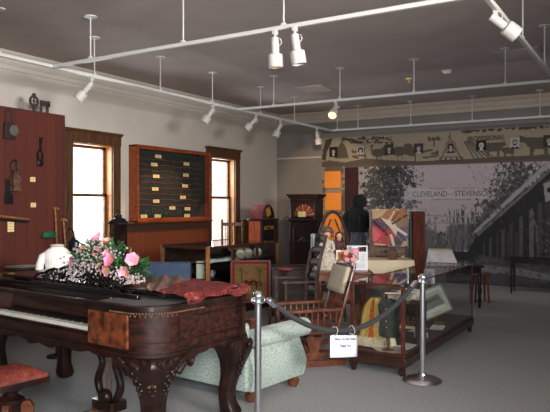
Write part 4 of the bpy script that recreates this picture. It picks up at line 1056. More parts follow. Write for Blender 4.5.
for i, y in enumerate((.96,1.17,1.42)):
    lb = ('pale plate with a dark rim, first of three in the showcase','painted plate with a ring, middle of three in the showcase','pale plate with floral centre, last of three in the showcase')[i]
    t = thing('display_plate', lb, 'plate', insc(-.14,y,.815), R(40), 'plates in the showcase'); T = Matrix.Translation((0,0,.075)) @ Matrix.Rotation(R(78),4,'X')
    cvc = ((120,116,92),(104,96,74),(124,120,94))[i]
    obj('plate_body', MB().lathe([(.004,0),(.04,0),(.072,.012),(.073,.016),(.04,.006),(.004,.006)], 24, M=T), mat('plate_%d' % i, cvc, .3, var=.1), t)
    obj('plate_motif', MB().lathe([(.004,.0065),(.03,.0065),(.03,.009),(.004,.009)], 16, M=T), mat('motif_%d' % i, ((80,70,60),(96,60,40),(120,70,60))[i], .4), t)
    obj('plate_stand', MB().bar((-.03,.0,.0),(.03,.0,.0),.03,.008).bar((0,.01,.0),(0,.03,.10),.02,.006), M_oakd, t)
for i, (y, c, lb) in enumerate(((1.0,(120,60,44),'reddish oval miniature on the top row in the showcase'),(1.2,(176,170,160),'silvery oval miniature on the top row in the showcase'),(1.38,(90,84,70),'dark oval miniature on the top row in the showcase'))):
    t = thing('oval_miniature', lb, 'miniature', insc(-.34,y,.815), R(40), 'miniatures on the top row of the showcase'); T = Matrix.Translation((0,0,.16)) @ Matrix.Rotation(R(82),4,'X')
    obj('miniature_plaque', MB().lathe([(.004,0),(.05,0),(.05,.008),(.004,.010)], 20, M=T, sx=1.2), mat('mini_%d' % i, c, .4), t)
    obj('miniature_frame', MB().lathe([(.046,-.004),(.058,0),(.058,.01),(.046,.013)], 20, M=T, sx=1.2), M_gilt, t); obj('easel', MB().bar((0,.01,0),(0,.01,.12),.02,.008), M_oakd, t)
t = thing('pale_boxed_book', 'upright pale green book at the near corner of the showcase', 'book', insc(-.22,.10,.577), .3)
obj('pages', MB().box(-.05,.045,-.016,.016,.004,.245), M_cream, t); obj('cover', MB().box(-.056,.05,-.022,-.016,0,.25).box(-.056,.05,.016,.022,0,.25).box(-.06,-.05,-.022,.022,0,.25), mat('book_pale', (190,196,176), .6), t)
rnd = random.Random(6)
for i, (x, y, z, h_, c, lb) in enumerate(((-.35,.25,.577,.17,(64,72,82),'dark grey pitcher on the middle shelf of the showcase'),(-.5,.16,.577,.13,(96,64,44),'brown jug on the middle shelf of the showcase end'),(-.68,.2,.577,.18,(70,60,60),'dark tall jug on the middle shelf of the showcase end'),(-.22,.36,.577,.10,(150,160,170),'small pale blue jug behind the showcase front'))):
    t = thing('pottery_jug', lb, 'jug', insc(x,y,z), rnd.random(), 'jugs on the showcase shelf'); k = h_/.18
    obj('jug_body', MB().lathe([(.004,0),(.045*k,0),(.065*k,.05*k),(.06*k,.10*k),(.035*k,.14*k),(.04*k,.18*k),(.034*k,.18*k),(.004,.12*k)], 16), mat('jug_%d' % i, c, .35), t)
    obj('handle', MB().tube([(.04*k,0,.155*k),(.085*k,0,.15*k),(.09*k,0,.10*k),(.06*k,0,.07*k)], .008*k, 6), mat('jug_%d' % i, c, .35), t)
# needlework fire screen before the showcase
fs = thing('needlework_screen', 'red-bordered needlework fire screen with a dark animal, standing before the showcase', 'fire screen', (-4.86,7.55,0), TH)
cv = Cv(72, 76, (140,104,64)); rnd = random.Random(12)
cv.poly([(0,0),(72,0),(72,76),(0,76)], (150,48,48)); cv.poly([(6,5),(66,5),(66,71),(6,71)], (148,112,68))
for i in range(240): cv.ell(6+rnd.random()*60, 5+rnd.random()*66, rnd.uniform(.6,2), rnd.uniform(.6,1.6), rnd.choice(((128,98,54),(164,130,84),(112,92,56),(150,104,70))), .6)
for cx in (18,52):
    for i in range(34): cv.ell(cx+rnd.gauss(0,6), 16+rnd.gauss(0,4), 1.4, 1.1, rnd.choice(((88,74,44),(104,92,58))), .8)
    cv.line([(cx,18),(cx+1,42)], 1.6, (84,60,40))
cv.ell(40,40,9,4.5,(96,34,36)); cv.ell(51,42,6,4,(96,34,36)); cv.ell(51,42,3,2,(150,112,68)); cv.ell(41,41,3.4,2,(150,112,68)); cv.ell(27,38,4,3.2,(96,34,36)); cv.line([(32,43),(31,54)],2,(90,40,38)); cv.line([(46,44),(47,54)],2,(90,40,38))
for i in range(14): cv.line([(22+i*2.4,60),(23+i*2.4,52+rnd.random()*4)], .9, (190,170,110), .8)
cv.a *= .42; cv.noise(.25)
painted('needlework', cv, lambda u, v: ((u-.5)*.52, -.012, .32+v*.55), fs, M_vcf)
m = MB()
for s in (-1,1): m.box(s*.265-.014,s*.265+.014,-.014,.014,.05,.885)
m.box(-.27,.27,-.014,.014,.865,.89).box(-.27,.27,-.014,.014,.30,.325); obj('screen_frame', m, M_redcase, fs, bevel=.003)
obj('backing', MB().box(-.255,.255,-.008,.006,.32,.87), M_oakd, fs)
for s in (-1,1): obj('foot', MB().prism([(-.14,0),(.14,0),(.13,.03),(.03,.06),(-.03,.06),(-.13,.03)],'x',s*.265-.016,s*.265+.016), M_redcase, fs)

# ------------------------------------------------------------------ chairs in the middle of the room
def turned(m, a, b, r, n=8):
    """turned spindle: swelling in the middle"""
    a, b = Vector(a), Vector(b); m.tube([a+(b-a)*t for t in (0,.12,.2,.35,.5,.65,.8,.88,1)], [r*.7,r*.7,r*1.0,r*.8,r*1.25,r*.8,r*1.0,r*.7,r*.7], n)
def legpart(name, a, b, r, mt, par):
    m = MB(); turned(m, a, b, r); return obj(name, m, mt, par)
# low platform rocker, faces +x in its own frame
FA = R(-135)
pr_ = thing('platform_rocking_chair', 'red brown platform rocking chair with spindled arms and a tan headrest pad', 'rocking chair', (-3.19,6.06,0), FA)
W2 = .27
m = MB()
for s in (-1,1): m.bar((-.34,s*.22,.03),(.36,s*.22,.03),.06,.06)
m.bar((-.30,-.22,.035),(-.30,.22,.035),.05,.05).bar((.30,-.22,.035),(.30,.22,.035),.05,.05)
obj('platform', m, M_chairw, pr_, bevel=.006)
for s in (-1,1):
    m = MB(); m.prism([(-.30+.60*i/12, .085+.05*(2*i/12-1)**2) for i in range(13)]+[(.30-.60*i/12, .135+.05*(1-2*i/12)**2) for i in range(13)], 'y', s*.22-.02, s*.22+.02)
    obj('rocker', m, M_chairw, pr_)
    m = MB(); m.prism([(-.10,.06),(.10,.06),(.05,.16),(.09,.30),(-.09,.30),(-.05,.16)], 'y', s*.22-.016, s*.22+.016); obj('side_bracket', m, M_chairw, pr_, bevel=.004)
for i in range(2):
    m = MB(); s = (-1,1)[i]; m.tube([(.02+.045*sin(t*.5)*1, s*.16+.0, .07+t*.0095) for t in range(20)], .008, 6); obj('spring', m, M_blackm, pr_)
obj('seat', MB().prism(rrect(-.26,.28,-W2,W2,(.04,)*4,4),'z',.33,.37), M_chairw, pr_, bevel=.008)
obj('seat_pad', MB().prism(rrect(-.22,.26,-W2+.03,W2-.03,(.05,)*4,4),'z',.37,.40), M_redvel, pr_, bevel=.01)
BK = lambda z: -.24-.30*(z-.37)
for s in (-1,1):
    legpart('back_post', (BK(.35),s*W2*.95,.35), (BK(1.03),s*W2*.95,1.05), .02, M_chairw, pr_)
    legpart('arm_post', (.24,s*W2,.36), (.26,s*(W2+.02),.56), .018, M_chairw, pr_)
    m = MB().bar((BK(.58),s*(W2+.01),.585),(.30,s*(W2+.02),.575),.055,.03); ar = obj('arm', m, M_chairw, pr_, bevel=.006)
    for k in range(7):
        x = -.22+.065*k; m = MB(); turned(m, (x,s*W2,.37), (x,s*(W2+.01),.57), .011, 6); obj('arm_spindle', m, M_chairw, pr_)
for z in (.44,.74,1.0): obj('back_rail', MB().bar((BK(z),-W2*.95,z),(BK(z),W2*.95,z),.035,.03), M_chairw, pr_, bevel=.004)
for k in range(8):
    y = -.21+.06*k; m = MB(); turned(m, (BK(.44),y,.44), (BK(.74),y,.74), .011, 6); obj('back_spindle', m, M_chairw, pr_)
for k in range(8):
    y = -.21+.06*k; m = MB(); turned(m, (.265,y,.13), (.265,y,.33), .010, 6); obj('front_spindle', m, M_chairw, pr_)
m = MB(); m.grid(lambda u, v: (BK(.73+.27*v)+.030+.02*(1-(2*u-1)**2), (u-.5)*.46, .73+.27*v), 8, 6); obj('headrest_pad', m, mat('pad_cloth', (178,166,144), .85, var=.12, bump=.2), pr_, solid=.03, label='tan cloth headrest pad')
# tall ladder-back armchair
lb_ = thing('ladder_back_chair', 'tall grey brown ladder-back armchair with curved back posts behind the platform rocker', 'chair', (-3.66,6.78,0), R(-138))
for s in (-1,1):
    m = MB(); m.tube([(-.13,s*.23,0),(-.12,s*.23,.45),(-.135,s*.235,.8),(-.18,s*.24,1.05),(-.25,s*.25,1.30)], [.018,.022,.022,.02,.014], 8); obj('back_post', m, M_ladder, lb_)
    m = MB(); m.tube([(.24,s*.26,0),(.24,s*.26,.30),(.24,s*.26,.50),(.24,s*.27,.76)], [.016,.022,.02,.018], 8).ball((.24,s*.27,.775),.024,8,6); obj('leg', m, M_ladder, lb_)
    obj('arm', MB().prism([(-.145,s*.235-.02),(.10,s*.26-.025),(.28,s*.27-.035),(.30,s*.27),(.28,s*.27+.035),(.10,s*.26+.025),(-.145,s*.235+.02)],'z',.75,.775), M_ladder, lb_, bevel=.005)
    for z in (.15,.30): legpart('stretcher', (-.125,s*.23,z), (.24,s*.26,z+.01), .013, M_ladder, lb_)
for z in (.14,.28): legpart('stretcher', (.24,-.26,z), (.24,.26,z), .013, M_ladder, lb_)
for z, x in ((.60,-.125),(.76,-.135),(.92,-.155),(1.07,-.185),(1.20,-.22)):
    m = MB(); m.grid(lambda u, v: (x-.03*(1-(2*u-1)**2)-.02*v, (u-.5)*.47, z+.075*v+.02*sin(u*PI)*v), 8, 2); obj('back_slat', m, M_ladder, lb_, solid=.01)
obj('seat', MB().prism([(-.11,-.22),(.25,-.26),(.25,.26),(-.11,.22)],'z',.43,.465), mat('rush_seat', (96,66,48), .85, c2=(60,40,30), scale=30, bump=.5), lb_, bevel=.012)
m = MB()
for x, z in ((-.235,1.27),): m.grid(lambda u, v: (x+.03-.05*u*0+.02*sin(v*9), -.25+.13*v, z-.13*u+.03*sin(u*5+v*4)), 6, 6)
tg = tag(obj('pale_cloth_scarf', m, mat('pale_blue_cloth', (168,176,180), .9, var=.15), None, solid=.004, loc=(-3.66,6.78,0), rot=(0,0,R(-138))), 'pale blue cloth hanging on the top slat of the ladder-back chair', 'cloth')
# bentwood hoop chair
bh = thing('bentwood_chair', 'dark bentwood armchair whose tall hooped back stands in front of the orange boards', 'chair', (-4.06,8.48,0), R(-66))
def hoop(w, z0, z1, x): return [(x-.12*(z0+(z1-z0)*sin(PI*i/20)-.45), w*cos(PI*i/20), z0+(z1-z0)*sin(PI*i/20)**.8) for i in range(21)]
obj('hoop_back', MB().tube(hoop(.26,.45,1.55,-.2), .022, 8), M_ladder, bh)
m = MB()
for s in (-1,1): m.tube([(-.28,s*.20,1.0),(-.31,s*.03,1.44)], .012, 6)
obj('back_brace', m, M_ladder, bh)
obj('seat', MB().lathe([(.004,.43),(.22,.43),(.235,.45),(.22,.47),(.004,.46)], 24), M_ladder, bh)
for s in (-1,1):
    for x in (-.15,.15): legpart('leg', (x*1.3,s*.19,0), (x,s*.15,.43), .018, M_ladder, bh)
    obj('arm', MB().tube([(-.25,s*.24,.72),(0,s*.28,.72),(.2,s*.25,.68),(.2,s*.2,.46)], .016, 8), M_ladder, bh)
obj('stretcher_ring', MB().tube([(.17*cos(a),.17*sin(a),.2) for a in [i*PI/10 for i in range(20)]], .01, 6, closed=True), M_ladder, bh)
# high-back chair by the far window
wc = thing('high_back_chair', 'dark framed high-back chair against the far bright window', 'chair', (-7.06,10.30,0), R(-58))
for s in (-1,1):
    m = MB(); m.tube([(-.20,s*.19,0),(-.19,s*.19,.45),(-.20,s*.195,.9),(-.25,s*.2,1.34)], .021, 8).ball((-.252,s*.2,1.35),.026,8,6); obj('back_post', m, M_oakd, wc)
    legpart('leg', (.2,s*.2,0), (.2,s*.2,.44), .02, M_oakd, wc)
    obj('arm', MB().bar((-.2,s*.2,.78),(.16,s*.22,.76),.035,.025).bar((.16,s*.22,.76),(.18,s*.2,.46),.025,.025), M_oakd, wc, bevel=.004)
for z, h_ in ((1.28,.07),(.62,.05)): obj('back_rail', MB().cbox((-.235 if z > 1 else -.19,0,z),(.022,.38,h_)), M_oakd, wc, bevel=.004)
for k in range(5): obj('back_spindle', MB().tube([(-.19,-.13+.065*k,.64),(-.232,-.13+.065*k,1.26)], .007, 6), M_oakd, wc)
obj('seat', MB().prism(rrect(-.21,.22,-.21,.21,(.04,)*4,4),'z',.43,.47), M_redvel, wc, bevel=.01)
for z in (.2,): obj('stretcher', MB().tube([(.2,-.2,z),(.2,.2,z)], .012, 6), M_oakd, wc)
# navy armchair seen from behind
nv = thing('navy_armchair', 'navy blue upholstered armchair with a straight back, seen over the piano', 'armchair', (-5.20,6.24,0), R(120.6))
obj('backrest', MB().prism(rrect(-.30,-.18,-.29,.29,(.03,)*4,4),'z',.30,.965), M_navy, nv, bevel=.02)
obj('seat', MB().box(-.20,.30,-.22,.22,.24,.44), M_navy, nv, bevel=.03)
for s in (-1,1):
    obj('arm', MB().prism(rrect(-.20,.28,s*.25-.05,s*.25+.05,(.03,)*4,4),'z',.22,.60), M_navy, nv, bevel=.02)
    for x in (-.24,.25): obj('leg', MB().loft([[(x+a*.025,s*.24+b*.025,.25) for a,b in ((-1,-1),(1,-1),(1,1),(-1,1))],[(x+a*.016,s*.24+b*.016,0) for a,b in ((-1,-1),(1,-1),(1,1),(-1,1))]]), M_oakd, nv)

# ------------------------------------------------------------------ dolls, cards and their table
dtx = thing('small_side_table', 'small dark wooden table carrying the dolls and cards behind the rockers', 'table', (-3.44,7.50,0), TH)
obj('tabletop', MB().prism(rrect(-.38,.34,-.30,.30,(.04,)*4,4),'z',.80,.83), M_chairw, dtx, bevel=.006)
obj('table_frame', MB().box(-.34,.30,-.26,.26,.72,.80), M_chairw, dtx)
for x in (-.31,.27):
    for y in (-.24,.24): legpart('leg', (x,y,0), (x,y,.72), .028, M_chairw, dtx)
def at_dt(x, y, z=.832):
    return (-3.44+x*cT-y*sT, 7.50+x*sT+y*cT, z)
def doll(loc, label, h, dress, hair, rz, skirt_r, hairm):
    t = thing('antique_doll', label, 'doll', loc, rz); k = h/.55
    obj('dress', MB().lathe([(.004,0),(skirt_r,.0),(skirt_r*1.02,.03),(skirt_r*.86,.14*k),(.075*k,.27*k),(.05*k,.30*k),(.062*k,.36*k),(.06*k,.40*k),(.03*k,.425*k),(.004,.43*k)], 26, sy=.75), dress, t)
    for s in (-1,1): obj('sleeve', MB().tube([(s*.055*k,0,.395*k),(s*.085*k,-.01,.34*k),(s*.09*k,-.045*k,.28*k),(s*.05*k,-.085*k,.26*k)], [.026*k,.028*k,.022*k,.018*k], 8), dress, t)
    m = MB()
    for s in (-1,1):
        m.ball((s*.04*k,-.095*k,.258*k),(.013*k,.018*k,.010*k),8,6)
        for f in range(5): m.tube([(s*(.036+.005*f-.008)*k,-.10*k,.258*k),(s*(.034+.005*f-.008)*k,-.122*k+abs(f-2)*.003*k,.252*k)], .0036*k, 5)
    obj('hands', m, M_skin, t)
    m = MB(); m.tube([(0,0,.42*k),(0,0,.46*k)], .018*k, 8)
    rings = []
    for z, rx, ry, oy in ((.445,.016,.018,-.012),(.452,.028,.03,-.008),(.465,.038,.042,-.004),(.485,.044,.050,0),(.505,.046,.053,.002),(.525,.043,.050,.004),(.543,.030,.036,.005),(.55,.01,.012,.005)):
        rings.append([(rx*k*cos(2*PI*i/14), (oy+ry*sin(2*PI*i/14))*k, z*k) for i in range(14)])
    m.loft(rings); m.ball((0,-.052*k,.487*k),(.006*k,.009*k,.008*k),6,4)
    for s in (-1,1): m.ball((s*.046*k,0,.49*k),(.006*k,.010*k,.012*k),6,4)
    hd = obj('head', m, M_skin, t)
    m = MB()
    for s in (-1,1): m.ball((s*.018*k,-.047*k,.497*k),(.006*k,.004*k,.004*k),6,4)
    obj('eyes', m, M_black, hd); obj('mouth', MB().ball((0,-.047*k,.468*k),(.010*k,.003*k,.003*k),6,4), M_pale, hd)
    m = MB(); m.ball((0,.016*k,.515*k),(.056*k,.056*k,.05*k),14,10); 
    for s in (-1,1):
        for j in range(4): m.ball((s*(.047+.004*(j%2))*k,.01*k,.50*k-.022*j*k),(.017*k,.022*k,.017*k),8,6)
    hr = obj('hair', m, hairm, t)
    if hairm is M_hairn: hr.scale = (1.45,1.45,1.06)
    return t
doll(at_dt(-.20,.02), 'large brown-haired doll in a cream lace dress on the small dark table', .50, M_lace, 0, TH-.15, .17, M_hairn)
doll(at_dt(-.03,.22), 'black-haired doll with pale face standing behind the picture card', .46, mat('doll_plum_dress', (86,50,46), .85, var=.2), 0, TH+.1, .10, M_hairb)
def card(loc, label, w_, h_, cv, rz, name, lean=-10):
    t = thing(name, label, 'card', loc, rz); T = Matrix.Rotation(R(lean),4,'X')
    painted('printed_face', cv, lambda u, v: tuple(T @ Vector(((u-.5)*w_, -.004, v*h_))), t)
    obj('card_back', MB().box(-w_/2,w_/2,-.002,.003,0,h_,T), M_paper, t); obj('prop', MB().bar((0,.004+.10*h_,h_*.6),(0,.10+.1*h_,.004),.03,.004), M_paper, t); return t
cv = Cv(40, 56, (232,228,222)); cv.poly([(5,5),(35,5),(35,30),(5,30)], (206,130,50)); cv.ell(17,17,8,7,(170,86,40)); cv.ell(26,20,6,6,(226,160,70)); cv.poly([(5,34),(35,34),(35,50),(5,50)], (176,190,200)); cv.line([(8,40),(32,40)],1.5,(120,130,140)); cv.line([(8,45),(28,45)],1.5,(120,130,140))
card(at_dt(-.01,-.10), 'white card with an orange picture, left of the floral card', .17, .255, cv, TH, 'picture_card')
cv = Cv(56, 72, (228,224,224)); cv.poly([(30,5),(52,3),(51,16),(31,17)], (30,28,30))
for k in range(6): cv.line([(33+k*3.4,15),(33+k*3.4,19)], 1.4, (30,28,30))
rnd = random.Random(14)
for k in range(26): cv.ell(8+rnd.random()*22, 6+rnd.random()*34, rnd.uniform(1.5,4), rnd.uniform(1.5,4), rnd.choice(((206,70,110),(236,150,180),(90,140,80),(200,60,50),(214,190,210))), .85)
for k in range(5): cv.line([(34,26+k*5),(50,26+k*5-1)], 1.2, (150,150,160))
cv.poly([(8,52),(48,50),(48,64),(8,66)], (206,206,212))
card(at_dt(.17,-.08), 'white floral card with a black keyboard block in its corner', .26, .31, cv, TH-.08, 'floral_card')
bq = thing('silk_bouquet', 'small bouquet of pink and red flowers in front of the white cards', 'flowers', at_dt(.06,-.22), TH)
obj('vase', MB().lathe([(.004,0),(.03,0),(.04,.04),(.025,.09),(.03,.10),(.02,.09),(.004,.04)], 14), M_tin, bq)
rnd = random.Random(31); m = MB()
for i in range(40): leaf_into(m, (rnd.gauss(0,.02),rnd.gauss(0,.02),.10+rnd.random()*.12), (rnd.uniform(-1,1),rnd.uniform(-1,.4),rnd.uniform(-.2,1)), .05, .010)
obj('leaves', m, M_leaf, bq)
for i, (x, y, z, mt) in enumerate(((0,-.03,.19,M_redcloth),(-.05,-.03,.23,M_pale),(.06,-.02,.24,M_pink),(.03,-.04,.15,M_pale),(-.04,-.03,.15,M_pink),(.0,-.01,.28,M_gyp),(.08,-.02,.17,M_gyp))):
    m = MB(); m.ball((x,y,z),(.018,.016,.016),8,6)
    for k in range(7): m.ball((x+.02*cos(k*.9),y+.006*sin(k*.9)-.004,z+.02*sin(k*.9)),(.014,.011,.014),7,5)
    obj('blossom', m, mt, bq)
# cream covered table behind
ct = thing('cream_covered_table', 'dark chest-like table under a short cream cloth, in front of the quilt loom', 'table', (-3.39,8.65,0), TH)
obj('tabletop', MB().box(-.38,.42,-.24,.24,.86,.885), M_oak, ct, bevel=.003); obj('table_frame', MB().box(-.36,.40,-.22,.22,.30,.86), M_rosed, ct)
m = MB(); n_ = 80; ring = []
for z, a in ((.89,0),(.875,.006),(.80,.012),(.71,.016)):
    pts = []
    o = rrect(-.385-a,.425+a,-.245-a,.245+a,(.03,)*4,6)
    for i, p in enumerate(o): pts.append((p[0]*(1+.012*sin(i*2.1)*(z<.8)), p[1]*(1+.03*sin(i*1.7)*(z<.8)), z))
    ring.append(pts)
m.loft(ring[::-1], cap=False); m.prism(rrect(-.385,.425,-.245,.245,(.03,)*4,6),'z',.886,.89)
obj('cloth_cover', m, M_cream, ct)
for x in (-.34,.38):
    for y in (-.2,.2): obj('leg', MB().bar((x,y,0),(x,y,.86),.04,.04), M_oakd, ct)
wk = thing('wicker_ball', 'small brown woven basket on the cream covered table', 'basket', (-3.20,8.62,.892))
obj('basket_body', MB().lathe([(.004,0),(.05,0),(.075,.04),(.07,.09),(.045,.12),(.04,.115),(.06,.08),(.004,.02)], 18), mat('wicker_brown', (120,84,58), .8, c2=(66,44,32), scale=40, bump=.6), wk); obj('basket_handle', MB().tube([(.05*cos(a),0,.10+.06*sin(a)) for a in [i*PI/8 for i in range(9)]], .007, 6), M_wicker, wk)

# ------------------------------------------------------------------ quilt rack / loom
QR = (-3.37,9.25,0)
qr = thing('loom_frame', 'tall wooden loom frame with a wide red brown side board, quilt hung on it', 'loom', QR, TH)
obj('side_board', MB().box(.22,.40,-.10,.10,0,1.555), mat('loom_board_wood', (98,48,34), .7, c2=(72,34,26), scale=4, stretch=(8,8,1), spec=.15), qr, bevel=.004, label='wide red brown upright board'); obj('board_cap', MB().box(.12,.41,-.12,.12,1.555,1.585), M_black, qr, bevel=.003)
obj('side_post', MB().box(-.40,-.34,-.05,.05,0,1.56), M_oakd, qr, bevel=.004); obj('inner_post', MB().box(.13,.17,-.05,.05,0,1.555), M_black, qr)
for z in (1.52,1.0,.92,.45): obj('cross_rail', MB().box(-.36,.24,-.025,.025,z-.025,z+.025), M_oakd, qr, bevel=.003)
for k in range(8): 
    w_ = .05 if k in (3,6) else .022
    obj('loom_bar', MB().box(-.30+k*.065-w_/2,-.30+k*.065+w_/2,-.012,.012,.45,.92), M_cream if k in (3,6) else M_oakd, qr)
for k in range(3): obj('heddle', MB().box(.18,.215,-.06+.05*k,-.05+.05*k,.6,1.4), M_blackm, qr)
qt = thing('patchwork_quilt', 'multicoloured crazy patchwork quilt hung over the loom frame', 'quilt', QR, TH)
cv = Cv(84, 88, (150,120,96)); rnd = random.Random(17)
P_ = [((0,0),(38,0),(20,20),(0,24)),((38,0),(84,0),(84,10),(50,30),(20,20)),((84,10),(84,40),(60,44),(50,30)),((0,24),(20,20),(42,44),(30,56),(0,40)),((20,20),(50,30),(60,44),(42,44)),((0,40),(30,56),(16,80),(0,74)),((30,56),(42,44),(56,64),(40,88),(16,80)),((60,44),(84,40),(84,70),(72,78),(56,64)),((42,44),(60,44),(56,64)),((56,64),(72,78),(66,88),(40,88)),((72,78),(84,70),(84,88),(66,88)),((0,74),(16,80),(40,88),(0,88))]
K_ = [(190,156,126),(168,118,84),(150,126,104),(104,84,92),(216,200,176),(206,110,112),(170,84,80),(120,100,124),(206,196,176),(92,86,90),(190,162,132),(150,90,76)]
for p, c in zip(P_, K_): cv.poly(p, c)
for (a, b, w_, c) in (((4,30),(34,60),6,(70,56,72)),((8,44),(26,60),7,(214,72,92)),((12,76),(28,58),6,(200,64,80)),((48,34),(82,14),5,(96,70,60)),((52,6),(40,26),4,(214,196,170)),((62,8),(46,28),3,(110,70,52)),((58,46),(80,60),6,(220,212,196)),((60,56),(78,74),4,(90,74,100)),((44,62),(50,84),6,(206,200,180)),((30,4),(8,20),4,(204,170,140)),((70,18),(80,38),4,(168,110,70)),((6,82),(30,84),3,(210,176,150))): cv.line([a,b], w_, c)
for i in range(160): cv.ell(rnd.random()*84, rnd.random()*88, .8, .8, rnd.choice(((220,200,170),(70,56,60),(180,110,80))), .5)
painted('quilt_face', cv, lambda u, v: (-.375+.52*u, -.065-.012*sin(u*11+v*3)-.02*(1-v), 1.045+.545*v), qt, M_vcf, solid=.012)
obj('quilt_back', MB().box(-.375,.145,-.055,.05,1.575,1.592).box(-.375,.145,.04,.052,1.2,1.58), M_cream, qt)

# ------------------------------------------------------------------ black dress with cape on a form
cp = thing('black_caped_dress', 'black caped dress and bonnet over a slate grey skirt on a display form', 'dress', (-4.42,10.17,0), TH)
obj('form_base', MB().lathe([(.004,0),(.2,0),(.2,.02),(.03,.04),(.025,.3),(.004,.3)], 20), M_blackm, cp)
m = MB(); rings = []
for z, r in ((.22,.30),(.5,.25),(.9,.19),(1.10,.15),(1.2,.14)): rings.append([(r*(1+.06*sin(i*2.4))*cos(2*PI*i/40)*.8+.03, r*(1+.06*sin(i*2.4))*sin(2*PI*i/40)*.7, z) for i in range(40)])
m.loft(rings); obj('skirt', m, M_slate, cp)
m = MB(); rings = []
for z, rx, ry in ((1.20,.19,.18),(1.28,.19,.18),(1.40,.18,.16),(1.52,.165,.14),(1.60,.12,.10),(1.645,.06,.06)): rings.append([(rx*(1+.05*sin(i*2.0)*(1.7-z))*cos(2*PI*i/36), ry*(1+.05*sin(i*2.0))*sin(2*PI*i/36), z) for i in range(36)])
m.loft(rings); obj('cape', m, M_blackcloth, cp)
m = MB(); m.ball((-.01,0,1.71),(.085,.095,.105),16,10); bn = obj('bonnet', m, M_blackcloth, cp)
m = MB(); m.lathe([(.075,0),(.115,.03),(.12,.04),(.08,.012)], 22, M=Matrix.Translation((.05,-.06,1.71)) @ Matrix.Rotation(R(80),4,'X') @ Matrix.Rotation(R(25),4,'Y')); obj('bonnet_brim', m, M_blackcloth, bn)
for s in (-1,1): obj('sleeve', MB().tube([(s*.14,0,1.54),(s*.20,-.02,1.44),(s*.19,-.05,1.25)], [.045,.05,.04], 10), M_blackcloth, cp)
m = MB()
for k in range(7): m.ball((.02,-.165-.003*k,1.2+.05*k),.008,6,4)
obj('buttons', m, M_chrome, cp)

# ------------------------------------------------------------------ far right furniture
wt = thing('dark_low_table', 'dark wooden table before the mural carrying the white chest', 'table', (-2.98,10.62,0), TH)
obj('tabletop', MB().box(-.42,.50,-.28,.28,.65,.68), M_black, wt, bevel=.004); obj('table_skirt', MB().box(-.38,.46,-.24,.24,.56,.65), M_black, wt)
for x in (-.36,.44):
    for y in (-.22,.22): legpart('leg', (x,y,0), (x,y,.56), .03, M_black, wt)
tr = thing('white_chest', 'white cloth-covered slope-sided chest on the dark table before the mural', 'chest', (-3.04,10.42,.682), TH)
m = MB(); m.loft([[(-.22,-.15,0),(.24,-.15,0),(.24,.15,0),(-.22,.15,0)],[(-.19,-.11,.235),(.15,-.11,.235),(.15,.11,.235),(-.19,.11,.235)]]); obj('chest_body', m, M_whitecl, tr, bevel=.01)
obj('chest_lid', MB().loft([[(-.195,-.115,.235),(.155,-.115,.235),(.155,.115,.235),(-.195,.115,.235)],[(-.18,-.10,.262),(.14,-.10,.262),(.14,.10,.262),(-.18,.10,.262)]]), M_cream, tr, bevel=.004)
obj('chest_handle', MB().tube([(.236,-.06,.08),(.25,-.04,.10),(.25,.04,.10),(.236,.06,.08)], .008, 6), M_tin, tr)
lowb = thing('red_footstool', 'small red brown stool behind the far end of the long glass case', 'stool', (-2.62,11.32,0), TH)
obj('seat', MB().prism(rrect(-.15,.12,-.12,.12,(.02,)*4,3),'z',.44,.465), M_mahog, lowb, bevel=.004)
for x in (-.11,.08):
    for y in (-.09,.09): obj('leg', MB().bar((x,y,.44),(x*1.2,y*1.2,0),.028,.028), M_mahog, lowb)
rt_ = thing('thin_legged_table', 'thin-legged dark brown table at right before the mural', 'table', (-1.86,12.95,0), .05)
obj('tabletop', MB().box(-.62,.75,-.25,.25,.635,.66), M_rosed, rt_, bevel=.004); obj('table_frame', MB().box(-.56,.69,-.21,.21,.575,.635), M_rosed, rt_)
for x in (-.54,.67):
    for y in (-.19,.19): obj('leg', MB().loft([[(x+a*.022,y+b*.022,.6) for a,b in ((-1,-1),(1,-1),(1,1),(-1,1))],[(x+a*.013,y+b*.013,0) for a,b in ((-1,-1),(1,-1),(1,1),(-1,1))]]), M_rosed, rt_)

# ------------------------------------------------------------------ music machines in the back corner
ar_ = thing('arched_music_box', 'arched-top coin music box with side coloured orange red as if lit and gilt letters on its black front', 'music box', (-6.92,11.14,0))
D_, L2 = .30, .58
obj('cabinet', MB().box(-D_,0,0,L2,.08,1.34), M_redcase, ar_, bevel=.006); obj('lit_side_sheet', MB().box(-D_+.01,-.02,-.012,.0,.12,1.33), mat('redwood_painted_lit', (206,112,78), .5, c2=(176,84,56), scale=5, stretch=(6,6,1)), ar_); obj('plinth', MB().box(-D_-.01,.015,-.015,L2+.015,0,.08), M_black, ar_)  # separate side sheet in brighter orange: the light on that side is painted in
obj('cornice', MB().box(-D_-.015,.03,-.03,L2+.03,1.34,1.375), M_black, ar_, bevel=.006)
q = [(L2/2+.25*cos(PI*i/16), 1.375+.305*sin(PI*i/16)) for i in range(17)]
obj('arched_top', MB().prism(q,'x',-D_+.01,-.005), mat('red_barrel', (150,76,78), .35, c2=(118,50,54)), ar_)
q2 = [(L2/2+.22*cos(PI*i/16), 1.385+.268*sin(PI*i/16)) for i in range(17)]
obj('arch_front', MB().prism(q2,'x',-.006,.004), M_black, ar_); obj('front_panel', MB().box(0,.006,.02,L2-.02,.10,1.33), M_black, ar_)
obj('gilt_instruction_card', MB().box(.004,.008,.20,.36,1.43,1.60, Matrix.Translation((0,.28,1.5)) @ Matrix.Rotation(R(20),4,'X') @ Matrix.Translation((0,-.28,-1.5))), M_gold, ar_)
text('lettering', 'HOT', .105, M_gold, ar_, (.010,.17,1.185), (PI/2,0,PI/2), bold=.004); text('lettering', 'TIPS', .10, M_gold, ar_, (.010,.40,1.185), (PI/2,0,PI/2), bold=.003)
